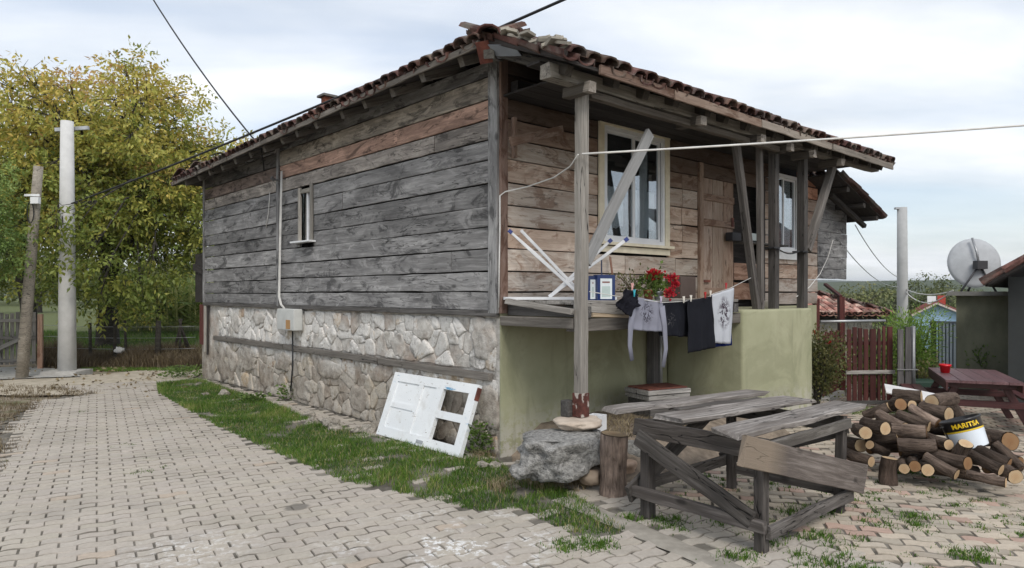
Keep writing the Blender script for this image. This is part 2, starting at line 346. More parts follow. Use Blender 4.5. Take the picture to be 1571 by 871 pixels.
def mat_ground():
    k = NT('ground_earth'); g = k.n('ShaderNodeNewGeometry').outputs['Position']; v = k.noise(g, 1.6, 8, .7); w = k.noise(g, 14, 6, .7); f = k.noise(g, .33, 4)
    dirt = k.ramp(w, (.3, (.19, .155, .115)), (.7, (.36, .31, .245))); gr = k.ramp(w, (.3, (.05, .075, .022)), (.7, (.12, .15, .05)))
    y = k.n('ShaderNodeSeparateXYZ', {0: g}).outputs[1]; far = k.ramp(k.math('MULTIPLY', y, .01), (.155, 0.), (.175, 1.))
    m_ = k.math('MAXIMUM', k.ramp(v, (.5, 0.), (.6, .7)), k.math('MULTIPLY', far, .85)); col = k.mix(m_, dirt, gr); k.bump(w, .7, .03); return k.fin(col, .95, .1)
MT['ground'] = mat_ground()
MT['dirt'] = plain('pale_dirt', (.50, .445, .36), (.34, .30, .235), 5, .95, .5, .1, coord='Object', dist=.02, det=9)
MT['soil'] = plain('dry_soil', (.27, .22, .17), (.14, .115, .09), 9, .95, .8, .1, dist=.03, det=9)
MT['concrete'] = plain('concrete', (.46, .45, .425), (.33, .32, .30), 8, .9, .4, .2, det=9)
MT['pole_concrete'] = plain('pole_concrete', (.60, .60, .59), (.50, .50, .49), 5, .8, .15, .2, det=8)
def mat_leaf(name, stops, trans=.35, rough=.5):
    k = NT(name); a = k.n('ShaderNodeAttribute', attribute_name='leaf').outputs['Fac']; col = k.ramp(a, *stops)
    k.fin(col, rough, .35); tl = k.n('ShaderNodeBsdfTranslucent', {0: col}); ms = k.n('ShaderNodeMixShader', {0: trans, 1: k.p.outputs[0], 2: tl.outputs[0]})
    k.L(ms.outputs[0], k.o.inputs[0]); return k.m
MT['walnut_leaf'] = mat_leaf('walnut_leaf', ((0, (.13, .18, .035)), (.3, (.27, .31, .065)), (.62, (.48, .44, .10)), (.88, (.62, .48, .12)), (1, (.50, .31, .13))))
MT['green_leaf'] = mat_leaf('green_leaf', ((0, (.06, .105, .025)), (.5, (.15, .235, .055)), (1, (.28, .37, .11))))
MT['fern_leaf'] = mat_leaf('fern_leaf', ((0, (.10, .20, .03)), (.5, (.2, .34, .06)), (1, (.33, .45, .10))))
MT['olive_leaf'] = mat_leaf('olive_leaf', ((0, (.04, .05, .018)), (.5, (.10, .115, .04)), (1, (.22, .2, .08))))
MT['dry_leaf'] = mat_leaf('dry_leaf', ((0, (.085, .06, .035)), (.5, (.20, .155, .09)), (1, (.42, .35, .22))), .2)
MT['corn_leaf'] = mat_leaf('corn_leaf', ((0, (.09, .15, .03)), (.6, (.22, .28, .07)), (1, (.45, .42, .18))))
MT['grass'] = mat_leaf('grass', ((0, (.035, .085, .012)), (.5, (.085, .175, .02)), (.85, (.17, .26, .04)), (1, (.36, .32, .14))), .3)
MT['far_leaf'] = mat_leaf('far_leaf', ((0, (.055, .075, .028)), (.5, (.115, .14, .05)), (1, (.23, .23, .085))), .2)
def mat_bark(name, d, l):
    k = NT(name); oi = k.oi(); p = k.n('ShaderNodeVectorMath', {0: k.tc(), 1: k.n('ShaderNodeCombineXYZ', {0: k.math('MULTIPLY', oi.outputs['Random'], 50.)}).outputs[0]}, operation='ADD').outputs[0]
    v = k.noise(k.vec(p, (5, 34, 34)), 1, 6, .7, .4); w = k.noise(p, 8, 5)
    col = k.ramp(k.math('ADD', k.math('MULTIPLY', v, .7), k.math('MULTIPLY', w, .3)), (.34, d), (.64, l)); col = k.mix(1., col, oi.outputs['Color'], 'MULTIPLY')
    col = k.mix(1., col, k.ramp(oi.outputs['Random'], (0, .75), (1, 1.25)), 'MULTIPLY'); k.bump(k.math('ADD', v, k.math('MULTIPLY', w, .6)), 1., .045); return k.fin(col, .92, .15)
MT['bark'] = mat_bark('log_bark', (.038, .028, .023), (.205, .158, .13))
MT['trunk'] = mat_bark('tree_bark', (.03, .027, .023), (.11, .10, .085))
def mat_cut():
    k = NT('cut_wood'); p = k.tc(); oi = k.oi(); ln = k.n('ShaderNodeSeparateXYZ', {0: p})
    rr = k.math('SQRT', k.math('ADD', k.math('MULTIPLY', ln.outputs[1], ln.outputs[1]), k.math('MULTIPLY', ln.outputs[2], ln.outputs[2])))
    rr = k.math('ADD', rr, k.math('MULTIPLY', k.noise(p, 9, 3), .012)); rg = k.math('SINE', k.math('MULTIPLY', rr, 620.))
    col = k.ramp(rg, (0, (.46, .335, .205)), (1, (.56, .425, .27))); col = k.mix(k.ramp(rr, (.02, .45), (.05, 0.)), col, (.42, .25, .13))
    col = k.mix(k.ramp(k.noise(p, 14, 5, .7), (.55, 0.), (.7, .5)), col, (.33, .22, .13)); col = k.mix(1., col, oi.outputs['Color'], 'MULTIPLY'); return k.fin(col, .85, .2)
MT['cut'] = mat_cut()
MT['rock'] = plain('grey_rock', (.50, .49, .47), (.20, .197, .19), 30, .95, 1., .15, dist=.06, det=14, lo=.33, hi=.67)
MT['pale_rock'] = plain('pale_rock', (.58, .50, .42), (.42, .35, .285), 6, .95, .8, .15, dist=.02, det=9)
MT['black_rubber'] = plain('black_rubber', (.022, .022, .024), None, 8, .6, .02)
MT['white_cord'] = plain('white_cord', (.70, .69, .66), None, 8, .6, .02)
MT['steel'] = plain('galvanised_steel', (.50, .51, .52), (.36, .37, .38), 9, .45, .05, .5, metallic=.6)
MT['rust'] = plain('rusty_red_metal', (.24, .085, .06), (.10, .035, .028), 10, .75, .4, .3)
def mat_flaking():
    k = NT('flaking_rust_paint'); p = k.tc(); v = k.noise(p, 22, 6, .7); w = k.noise(k.vec(p, (1, 1, .5)), 17, 4)
    col = k.mix(k.ramp(w, (.55, 0.), (.6, 1.)), k.ramp(v, (.35, (.045, .018, .014)), (.65, (.13, .045, .035))), (.42, .38, .34)); k.bump(w, .5, .006); return k.fin(col, .8, .3)
MT['flaking'] = mat_flaking()
MT['terracotta'] = plain('terracotta', (.42, .17, .09), (.33, .12, .065), 12, .8, .1)
MT['any'] = plain('painted', (1, 1, 1), (.86, .86, .86), 7, .6, .08)
MT['glossy'] = plain('glossy_plastic', (1, 1, 1), (.92, .92, .92), 5, .3, .0, .5)
MT['cloth'] = plain('cotton_cloth', (1, 1, 1), (.86, .86, .86), 24, .95, .25, .1, dist=.003)
# ------------------------------------------------------------------ leaves
def leaf_mesh(name, P, D, L, Wd, T, fold=.25, N=None):
    """one folded, pointed leaf of two triangles per row of P (foot), D (direction), L, Wd, T (tint 0..1)"""
    n = len(P); P = np.asarray(P, float); D = np.asarray(D, float); D /= np.linalg.norm(D, axis=1, keepdims=True) + 1e-9
    if N is None: N = RNG.normal(size=(n, 3))
    Sd = np.cross(D, N); Sd /= np.linalg.norm(Sd, axis=1, keepdims=True) + 1e-9; U = np.cross(Sd, D)
    L = np.broadcast_to(np.asarray(L, float), (n,))[:, None]; Wd = np.broadcast_to(np.asarray(Wd, float), (n,))[:, None]
    V = np.empty((n, 4, 3)); V[:, 0] = P; V[:, 1] = P + D * L * .45 + Sd * Wd * .5 + U * Wd * fold; V[:, 2] = P + D * L; V[:, 3] = P + D * L * .45 - Sd * Wd * .5 + U * Wd * fold
    b = np.arange(n)[:, None] * 4; Fc = np.concatenate([b + [0, 1, 2], b + [0, 2, 3]], axis=1).reshape(-1, 3)
    me = bpy.data.meshes.new(name); me.vertices.add(4 * n); me.vertices.foreach_set('co', V.ravel())
    m = len(Fc); me.loops.add(3 * m); me.loops.foreach_set('vertex_index', Fc.ravel().astype(np.int32)); me.polygons.add(m); me.polygons.foreach_set('loop_start', np.arange(0, 3 * m, 3, dtype=np.int32))
    me.update(); a = me.attributes.new('leaf', 'FLOAT', 'POINT'); a.data.foreach_set('value', np.repeat(np.clip(np.broadcast_to(T, (n,)), 0, 1), 4).astype(np.float32)); me.validate(); return me
def blades(name, P, H, Wd, lean, mat, parent=None, kind='stuff', tint=None):
    """grass blades: bent strips of three triangles"""
    n = len(P); P = np.asarray(P, float); H = np.broadcast_to(H, (n,))[:, None]; a = RNG.uniform(0, 6.283, n); s = np.stack([np.cos(a), np.sin(a), np.zeros(n)], 1)
    b = RNG.uniform(0, 6.283, n); ln = np.stack([np.cos(b), np.sin(b), np.zeros(n)], 1) * (H * RNG.uniform(.1, 1, (n, 1)) * lean); up = np.array([0, 0, 1.])
    w = np.broadcast_to(Wd, (n,))[:, None] * .5
    V = np.empty((n, 5, 3)); V[:, 0] = P - s * w; V[:, 1] = P + s * w; m_ = P + up * H * .6 + ln * .35; V[:, 2] = m_ - s * w * .75; V[:, 3] = m_ + s * w * .75; V[:, 4] = P + up * H * .95 + ln
    o = np.arange(n)[:, None] * 5; Fc = np.concatenate([o + [0, 1, 3], o + [0, 3, 2], o + [2, 3, 4]], axis=1).reshape(-1, 3)
    me = bpy.data.meshes.new(name); me.vertices.add(5 * n); me.vertices.foreach_set('co', V.ravel()); m = len(Fc); me.loops.add(3 * m); me.loops.foreach_set('vertex_index', Fc.ravel().astype(np.int32))
    me.polygons.add(m); me.polygons.foreach_set('loop_start', np.arange(0, 3 * m, 3, dtype=np.int32)); me.update()
    T = tint if tint is not None else np.clip(RNG.normal(.45, .2, n), 0, 1)
    at_ = me.attributes.new('leaf', 'FLOAT', 'POINT'); at_.data.foreach_set('value', np.repeat(T, 5).astype(np.float32)); me.validate()
    o = link(name, me, mat, parent)
    if kind: o['kind'] = kind
    return o

# ------------------------------------------------------------------ ground sheet, lane and yard paving
RD = Vector((-.515, .857, 0)); RR = Vector((.857, .515, 0))        # along the lane, across it
def ground_sheet():
    xs = sorted(set([-3000, -1200, -500, -220, -110, -60, -40] + [x * .8 for x in range(-40, 26)] + [24, 32, 45, 70, 120, 220, 500, 1200, 3000]))
    ys = sorted(set([-60, -25, -10, -4] + [y * .8 for y in range(0, 46)] + [40, 48, 60, 80, 110, 160, 260, 500, 1200, 3500]))
    V = []; Fc = []
    for y in ys:
        for x in xs: V.append((x, y, gz(x, y) - .045))
    n = len(xs)
    for j in range(len(ys) - 1):
        for i in range(n - 1): a = j * n + i; Fc.append((a, a + 1, a + n + 1, a + n))
    return setp(link('ground', mesh('ground', V, Fc, True), MT['ground']), kind='structure')
ground_sheet()
def poly_in(x, y, P):
    c = False; j = len(P) - 1
    for i in range(len(P)):
        (xi, yi), (xj, yj) = P[i], P[j]
        if (yi > y) != (yj > y) and x < (xj - xi) * (y - yi) / (yj - yi) + xi: c = not c
        j = i
    return c
def px_poly(pts): return [tuple(gp(a, b)[:2]) for a, b in pts]
VERGE = px_poly([(760, 706), (700, 700), (575, 668), (470, 640), (400, 612), (306, 582), (240, 588), (243, 603), (330, 652), (430, 697), (530, 738), (640, 762), (730, 782), (800, 780), (870, 815), (940, 822), (960, 812), (900, 770), (850, 745), (800, 730)])
LEFTV = px_poly([(-260, 900), (-40, 760), (5, 690), (25, 650), (60, 615), (150, 603), (80, 592), (-60, 590), (-300, 620)])
KERB0, KERB1 = gp(868, 766), gp(1150, 884)
def zone(x, y):
    """0 nothing, 1 lane paving, 2 yard paving"""
    if poly_in(x, y, LEFTV): return 0
    h = HI @ Vector((x, y, 0))
    if -.02 < h.x < 7.3 and h.y > -.02: return 0
    if 2.55 < h.x < 4.6 and h.y > -1.15: return 0
    if -.1 < h.x < 2.7 and h.y > -1.35: return 0
    d = (KERB1 - KERB0).normalized(); s = (Vector((x, y, 0)) - KERB0).cross(d).z    # >0: lane side
    along = (Vector((x, y, 0)) - KERB0).dot(d)
    if along > -.1:
        if abs(s) < .11: return 0
        if s > 0: return 1
    u = Vector((x, y, 0)).dot(RR); w = Vector((x, y, 0)).dot(RD)
    if h.x < 0 or (h.x < .45 and h.y < -.9 and s > 0): 
        return 1 if (-7.2 < u and w < 14.2 - .16 * (u + 2) ** 2 * (1 if u < -2 else 0) and w > 0) else 0
    if y < 13.2 and x > -.3: return 2
    return 0
ZPOLY = [(-14, 2.6), (13, 2.6), (13, 13.4), (3, 13.4), (-4, 14.6), (-9.5, 14), (-14, 13)]
road = None
def bed():
    V = []; Fc = []; idx = {}; st = .2
    for j in range(10, 72):
        for i in range(-62, 66):
            x, y = i * st, j * st
            if not any(zone(x + dx, y + dy) for dx in (0, st, .1) for dy in (0, st, .1)): continue
            f = []
            for (a, b) in ((i, j), (i + 1, j), (i + 1, j + 1), (i, j + 1)):
                if (a, b) not in idx: idx[(a, b)] = len(V); V.append((a * st, b * st, gz(a * st, b * st) - .011 + .013 * noise.noise((a * .9, b * .9, 5))))
                f.append(idx[(a, b)])
            Fc.append(tuple(f))
    return setp(link('road', mesh('road', V, Fc, True), MT['joint']), kind='structure')
road = bed()
PL, PW = .208, .107
def paver_shape(ph, rng, near, L=PL, Wd=PW):
    g = .003 + rng.random() * .002; gy = .004 + rng.random() * .006; n = 6; A = .014; out = []
    wv = lambda u: A * math.sin(2 * math.pi * (u + ph))
    for i in range(n + 1): u = i / n; out.append((-L / 2 + g + u * (L - 2 * g), -Wd / 2 + gy + wv(u)))
    for i in range(n, -1, -1): u = i / n; out.append((-L / 2 + g + u * (L - 2 * g), Wd / 2 - gy * .5 + wv(u)))
    m = len(out); V = []; Fc = []
    c = [(x * .962, y * .93 + 0, 0) for x, y in out]
    rings = [c, [(x, y, -.006) for x, y in out], [(x, y, -.04) for x, y in out]] if near else [c, [(x, y, -.012) for x, y in out]]
    for r in rings: V += r
    Fc.append(tuple(range(m)))
    for k in range(len(rings) - 1):
        for i in range(m): a, b = k * m + i, k * m + (i + 1) % m; Fc.append((a, a + m, b + m, b))
    return V, Fc
def lay_pavers():
    rng = random.Random(5); cand = []
    lane_a = math.atan2(RR.y, RR.x)
    # the yard's rows run the other way
    fields = [(1, RR, RD, lane_a), (2, Vector((.97, -.243, 0)), Vector((.243, .97, 0)), math.atan2(-.243, .97))]
    for zid, ax, ay, ang in fields:
        for j in range(-150, 190):
            for i in range(-90, 90):
                u = (i + .5 * (j % 2)) * PL; w = j * PW; p = ax * u + ay * w
                if p.y < 2.7 or p.y > 14.4 or abs(p.x) > .85 * p.y + 1.0: continue
                if zone(p.x, p.y) != zid: continue
                if poly_in(p.x, p.y, VERGE) and rng.random() < .93: continue
                cand.append((p, ang, .5 * (j % 2), zid, j))
    vis = lambda p: (abs(p.x) < .735 * p.y and p.y > 4.05)
    order = sorted([k for k, c in enumerate(cand) if vis(c[0])], key=lambda k: cand[k][0].y)
    single = set(order[:300])
    var = {}
    for ph in (0, .5):
        for q in range(5):
            V, Fc = paver_shape(ph, rng, True); me = mesh('paver', V, Fc); a = me.attributes.new('tint', 'FLOAT_COLOR', 'POINT'); a.data.foreach_set('color', [1.] * (4 * len(V))); me.materials.append(MT['paver']); var[(ph, q)] = me
    big = MB()
    for k, (p, ang, ph, zid, j) in enumerate(cand):
        yard = zid == 2
        if yard:
            if rng.random() < .02: continue
            c = rng.random(); t = (1.12, 1.06, .97) if c < .5 else ((1.0, .97, .9) if c < .72 else ((1.02, .80, .74) if c < .9 else (.8, .76, .7)))
            jt = .008; tl = .035; sc_ = .955
        else:
            b = rng.uniform(.96, 1.03); t = (b, b * rng.uniform(.985, 1.0), b * rng.uniform(.96, 1.0)); jt = .004; tl = .02; sc_ = 1.
            if rng.random() < .012: t = (1.03, .95, .88)
        b = rng.uniform(.97, 1.03) if not yard else rng.uniform(.9, 1.08); t = tuple(x * b for x in t)
        M = Matrix.Translation((p.x + rng.uniform(-jt, jt), p.y + rng.uniform(-jt, jt), gz(p.x, p.y) + rng.uniform(-.0035, .0015))) @ Matrix.Rotation(ang + rng.uniform(-1, 1) * (.035 if yard else .02), 4, 'Z') @ Matrix.Diagonal((sc_, sc_ - (.02 if yard else 0), 1, 1)) @ Matrix.Rotation(rng.uniform(-tl, tl), 4, 'X') @ Matrix.Rotation(rng.uniform(-tl, tl) * .5, 4, 'Y')
        if k in single: link('paver', var[(ph, rng.randrange(5))], None, road, M, t)
        else:
            V, Fc = paver_shape(ph, rng, p.y < 8); big.add([M @ Vector(v) for v in V], Fc, t)
    o = big.build('paver_field', MT['paver'], road, tints=True, kind='stuff')
lay_pavers()
# flush concrete strip between lane and yard
def kerb():
    d = (KERB1 - KERB0).normalized(); s = Vector((-d.y, d.x, 0)); L = (KERB1 - KERB0).length + .6; V = []; Fc = []; n = 26
    for i in range(n + 1):
        p = KERB0 - d * .05 + d * L * i / n
        for q in (-.1, -.05, .05, .1): e = noise.noise((i * .9, q * 30, 4)) * .018 * (abs(q) > .06); V.append(tuple(p + s * (q + e)) [:2] + (gz(p.x, p.y) + (.004 if abs(q) < .06 else -.004) + .006 * noise.noise((i * .7, q * 9, 0)),))
    for i in range(n):
        for q in range(3): a = i * 4 + q; Fc.append((a, a + 1, a + 5, a + 4))
    setp(link('kerb', fixn(mesh('kerb', V, Fc, True)), MT['concrete'], None, None, (.78, .74, .68)), kind='structure')
kerb()
# pale dirt where the lane bends, and a concrete apron before the farm gate
def sheet(name, pts, z, mat, kind='structure', n=3):
    P = [gp(a, b) for a, b in pts]; bm = bmesh.new(); f = bm.faces.new([bm.verts.new((p.x, p.y, gz(p.x, p.y) + z)) for p in P]); bmesh.ops.triangulate(bm, faces=[f])
    bmesh.ops.subdivide_edges(bm, edges=bm.edges[:], cuts=4, use_grid_fill=True); bmesh.ops.recalc_face_normals(bm, faces=bm.faces)
    for v in bm.verts: v.co.z = gz(v.co.x, v.co.y) + z
    me = bpy.data.meshes.new(name); bm.to_mesh(me); bm.free(); return setp(link(name, me, mat), kind=kind)
sheet('dirt_path', [(-120, 600), (30, 606), (150, 604), (245, 590), (300, 577), (318, 566), (260, 563), (170, 572), (60, 578), (-120, 585)], -.008, MT['dirt'])
sheet('dirt_path', [(-60, 585), (60, 580), (125, 578), (95, 566), (30, 563), (-60, 566)], .012, MT['concrete'])

# ------------------------------------------------------------------ grass verge, tufts and weeds
def verge():
    P = []; xs = [p[0] for p in VERGE]; ys = [p[1] for p in VERGE]
    while len(P) < 62000:
        x, y = random.uniform(min(xs), max(xs)), random.uniform(min(ys), max(ys))
        if not poly_in(x, y, VERGE): continue
        d = noise.noise((x * 1.7, y * 1.7, 3)) + .5 * noise.noise((x * 6, y * 6, 1))
        if d < -.42 + random.uniform(-.15, .15): continue
        P.append((x, y, gz(x, y) - .012))
    P = np.array(P); nz = np.array([noise.noise((p[0] * 1.1, p[1] * 1.1, 9)) for p in P]); H = np.clip(RNG.normal(.042, .016, len(P)) * (1 + nz * .9), .012, .12)
    n3 = np.array([noise.noise((p[0] * 3.1, p[1] * 3.1, 4)) for p in P]); T = np.clip(RNG.normal(.47, .2, len(P)) + nz * .5 + n3 * .35, 0, .97); T[RNG.random(len(P)) < .07 + .12 * (nz < -.25)] = 1
    setp(blades('grass', P, H, .005, .9, MT['grass'], tint=T), 'low green grass growing along the foot of the stone wall', 'grass')
verge()
def tufts(name, label, spots, mat, h=.05, spread=.07, n=60, w=.006, lean=.9, T=None):
    P = []; H = []
    for (x, y, s) in spots:
        for _ in range(int(n * s)):
            a, r = random.uniform(0, 6.28), abs(random.gauss(0, spread * s)); X, Y = x + r * math.cos(a), y + r * math.sin(a); P.append((X, Y, gz(X, Y) - .013)); H.append(h * s * random.uniform(.4, 1.2))
    setp(blades(name, P, np.array(H), w, lean, mat, tint=None if T is None else np.clip(RNG.normal(T, .2, len(P)), 0, 1)), label, 'grass')
sp = []
for a, b, s in [(122, 632, 1.), (185, 684, 1.), (228, 720, 1.1), (160, 676, .6), (215, 706, .7), (30, 745, .7), (12, 700, .7), (505, 645, .6), (250, 655, .4)]: p = gp(a, b); sp += [(p.x + random.uniform(-.1, .1), p.y + random.uniform(-.15, .15), s * random.uniform(.5, 1)) for _ in range(4)]
tufts('lane_weeds', 'small weed tufts in the joints of the grey lane paving', sp, MT['grass'], .03, .06, 40, .005)
sp = []
for _ in range(330):
    x, y = random.uniform(1.0, 4.2), random.uniform(3.9, 6.2); d = noise.noise((x * 1.5, y * 1.5, 2))
    if zone(x, y) == 2 and d > -.12: sp.append((x, y, random.uniform(.4, 1.15)))
for a, b in [(880, 832), (905, 838), (1000, 800), (1040, 805), (1120, 800), (1290, 830), (1240, 780), (1420, 800), (1495, 850), (1130, 855), (1320, 862), (1250, 860), (1060, 770), (1410, 730), (1200, 830)]: p = gp(a, b); sp += [(p.x + random.uniform(-.16, .16), p.y + random.uniform(-.13, .13), random.uniform(.8, 1.5)) for _ in range(7)]
tufts('yard_weeds', 'green weed tufts between the uneven yard pavers round the work table', sp, MT['grass'], .036, .05, 42, .007)
sp = [(*gp(a + random.uniform(-25, 25), b + random.uniform(-9, 9))[:2], random.uniform(.6, 1.2)) for a, b in [(800, 735), (830, 745), (860, 735), (880, 745), (905, 735), (780, 745), (730, 700)] for _ in range(6)]
tufts('dry_grass', 'dry straw coloured grass at the foot of the boulder', sp, MT['dry_leaf'], .10, .06, 40, .005, 1.1, .65)
sp = []
while len(sp) < 420:
    x, y = random.uniform(-15, -3), random.uniform(2.5, 13)
    if poly_in(x, y, LEFTV): sp.append((x, y, random.uniform(.6, 1.3)))
tufts('dry_verge', 'brown half dry grass on the bank at the edge of the lane', sp, MT['dry_leaf'], .06, .12, 40, .006, 1.0, .3)
# broad-leaved weeds by the wall
def weed(px, py, n, r, h, label):
    c = gp(px, py); P = []; D = []
    for _ in range(n):
        a = random.uniform(0, 6.28); q = random.uniform(0, r); P.append((c.x + q * math.cos(a), c.y + q * math.sin(a), c.z + random.uniform(0, h))); D.append((math.cos(a), math.sin(a), random.uniform(-.1, .8)))
    o = link('weed', leaf_mesh('weed', P, D, RNG.uniform(.03, .075, n), RNG.uniform(.02, .04, n), RNG.uniform(0, .6, n)), MT['green_leaf']); setp(o, label, 'weed', kind='stuff')
weed(455, 612, 420, .26, .24, 'dark green leafy weed under the meter box')
weed(735, 697, 240, .13, .3, 'green weed beside the leaning white door and the house corner')
weed(392, 615, 160, .2, .1, 'low leafy weed at the wall foot left of the meter box')
weed(278, 578, 420, .4, .2, 'grassy weed clump at the far end of the stone wall')
for i in range(16):
    p = gp(*random.choice([(420, 622), (470, 640), (495, 648), (520, 655), (330, 605), (555, 660), (300, 590), (750, 715), (780, 722)])); p += Vector((random.uniform(-.2, .2), random.uniform(-.12, .12), 0))
    s = random.uniform(.03, .09); o = link('loose_stone', rock_mesh(s * 1.2, s, s * .75, 2, .75, 1.1, seed=i + 60), MT['rock'], None, Matrix.Translation((p.x, p.y, gz(p.x, p.y) + s * .22)) @ Matrix.Rotation(i * 1.3, 4, 'Z'), (1.05, .98, .88)); o.data.polygons.foreach_set('use_smooth', [False] * len(o.data.polygons))
    setp(o, 'loose pale rubble stone lying at the foot of the stone wall', 'stone', 'rubble fallen from the wall')
# ------------------------------------------------------------------ the wooden house (house frame: x along the front, y into the house, z up)
house = empty('wooden_house', (-.118, 6.76, 0), HA, 'old timber house on a rubble stone base with a sagging red tiled roof', 'house')
HW, HL, ZT = 6.9, 8.45, 1.42
# stone base -------------------------------------------------------
b = MB(); b.box(.016, .4, .0, HL, -.15, 1.37); b.box(.0, .0159, .0, .055, -.15, 1.37); b.box(.0, .0159, HL - .7, HL, -.15, .80); stone_wall = b.build('stone_wall', MT['mortar'], house)
def clip(poly, a, n):
    out = []
    for i in range(len(poly)):
        p, q = poly[i], poly[(i + 1) % len(poly)]; dp = (p[0] - a[0]) * n[0] + (p[1] - a[1]) * n[1]; dq = (q[0] - a[0]) * n[0] + (q[1] - a[1]) * n[1]
        if dp <= 0: out.append(p)
        if dp * dq < 0: t = dp / (dp - dq); out.append((p[0] + (q[0] - p[0]) * t, p[1] + (q[1] - p[1]) * t))
    return out
def stones(u0, u1, z0, z1, du, dz, skip, seed):
    rng = random.Random(seed); seeds = []; rows = max(1, round((z1 - z0) / dz))
    for r in range(rows):
        u = u0 + rng.uniform(0, du)
        while u < u1:
            seeds.append((u, z0 + (r + .5 + rng.uniform(-.45, .45)) * (z1 - z0) / rows)); u += du * rng.uniform(.4, 1.75)
    seeds += [(rng.uniform(u0, u1), rng.uniform(z0 + .03, z1 - .03)) for _ in range(len(seeds) // 4)]
    for i, s in enumerate(seeds):
        P = [(u0, z0), (u1, z0), (u1, z1), (u0, z1)]
        for j, t in enumerate(seeds):
            if i == j or abs(t[0] - s[0]) > 1.2: continue
            mid = ((s[0] + t[0]) / 2, (s[1] + t[1]) / 2); P = clip(P, mid, (t[0] - s[0], t[1] - s[1]))
            if len(P) < 3: break
        if len(P) < 3: continue
        fill = rng.random() < skip(s)
        c = (sum(p[0] for p in P) / len(P), sum(p[1] for p in P) / len(P))
        # shrink for the joint, round the corners, roughen
        g = rng.uniform(.001, .007); Q = []
        for k in range(len(P)):
            p = P[k]; d = math.hypot(p[0] - c[0], p[1] - c[1]) + 1e-6; f = max(.3, 1 - g * 1.4 / d); Q.append((c[0] + (p[0] - c[0]) * f, c[1] + (p[1] - c[1]) * f))
        for _ in range(2):
            T = []
            for k in range(len(Q)):
                p, q = Q[k], Q[(k + 1) % len(Q)]; T += [(p[0] * .86 + q[0] * .14, p[1] * .86 + q[1] * .14), (p[0] * .14 + q[0] * .86, p[1] * .14 + q[1] * .86)]
            Q = T
        if len(Q) > 26: Q = Q[::2]
        Q = [(a_ + .016 * noise.noise((a_ * 9, b_ * 9, i * .3)) + .007 * noise.noise((a_ * 31, b_ * 31, i)), b_ + .016 * noise.noise((a_ * 9 + 40, b_ * 9, i * .3)) + .007 * noise.noise((a_ * 31 + 9, b_ * 31, i))) for a_, b_ in Q]
        m = len(Q); h = rng.choice((.003, .005, .008, .013, .02)) if not fill else .001; V = []; Fc = []; tx, tz = rng.uniform(-.1, .1), rng.uniform(-.12, .12)
        for (f, hh) in ((1, -.045), (1, h * .35), (.88, h * .86), (.55, h)):
            for (qu, qz) in Q:
                du_, dz_ = (qu - c[0]) * f, (qz - c[1]) * f; n_ = noise.noise((qu * 17, qz * 17, i)) * .01
                V.append((-(hh + (du_ * tx + dz_ * tz if hh > 0 else 0) + n_ * (hh > .01)), du_ + n_, dz_ + n_))
        V.append((-h - .003, 0, 0)); e = len(V) - 1
        for k in range(3):
            for q in range(m): a_, b_ = k * m + q, k * m + (q + 1) % m; Fc.append((a_, b_, b_ + m, a_ + m))
        for q in range(m): Fc.append((3 * m + q, 3 * m + (q + 1) % m, e))
        r = rng.random(); v = rng.uniform(.85, 1.25)
        t = (1.03, 1.02, 1.0) if r < .6 else ((.72, .73, .74) if r < .74 else ((1.1, .98, .84) if r < .88 else ((.95, .76, .62) if r < .93 else (1.2, 1.19, 1.17))))
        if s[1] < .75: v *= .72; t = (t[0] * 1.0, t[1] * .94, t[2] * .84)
        link('stone', fixn(mesh('stone', V, Fc, True)), MT['mortar' if fill else 'stone'], stone_wall, Matrix.Translation((0, c[0], c[1])), tuple(x * v for x in t))
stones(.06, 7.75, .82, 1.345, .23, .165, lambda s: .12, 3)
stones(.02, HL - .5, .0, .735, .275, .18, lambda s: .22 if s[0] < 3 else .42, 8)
qr = random.Random(9)
for (py_, pz_, rad, fl) in [(7.3, .35, .42, .8), (6.4, .5, .38, .6), (5.6, .3, .32, .7), (5.0, .55, .3, .5), (4.3, .22, .3, .6), (3.5, .56, .34, .4), (2.7, .25, .26, .7), (2.3, .6, .28, .35), (6.9, 1.1, .2, .8), (4.5, 1.12, .22, .8), (3.1, 1.2, .2, .5), (1.3, 1.2, .22, .5), (.25, 1.15, .2, 1.1), (.2, .45, .18, 1.2), (5.9, 1.2, .22, .5), (7.6, .62, .3, .35), (1.8, .98, .16, .8)]:
    V = []; n_ = 26; hh = .012 + qr.random() * .014
    for (f, x_) in ((1, .012), (.97, -hh * .7), (.8, -hh)):
        for k_ in range(n_):
            a_ = 6.2832 * k_ / n_; r_ = rad * f * (1 + .35 * noise.noise((math.cos(a_) * 1.6 + py_, math.sin(a_) * 1.6, pz_)) + .22 * noise.noise((math.cos(a_) * 5 + py_, math.sin(a_) * 5, pz_))); zq = max(-.05, min(1.36, pz_ + r_ * fl * math.sin(a_))); 
            if pz_ < .75: zq = min(zq, .74)
            else: zq = max(zq, .82)
            V.append((x_ + .006 * noise.noise((py_ + r_ * math.cos(a_) * 6, zq * 9, f)), max(.012, py_ + r_ * math.cos(a_)), zq))
    V.append((-hh, py_, pz_)); Fc = [(k * n_ + q, k * n_ + (q + 1) % n_, (k + 1) * n_ + (q + 1) % n_, (k + 1) * n_ + q) for k in range(2) for q in range(n_)] + [(2 * n_ + q, 2 * n_ + (q + 1) % n_, 3 * n_) for q in range(n_)]
    link('plaster_patch', fixn(mesh('plaster_patch', V, Fc, True)), MT['mortar'], stone_wall)
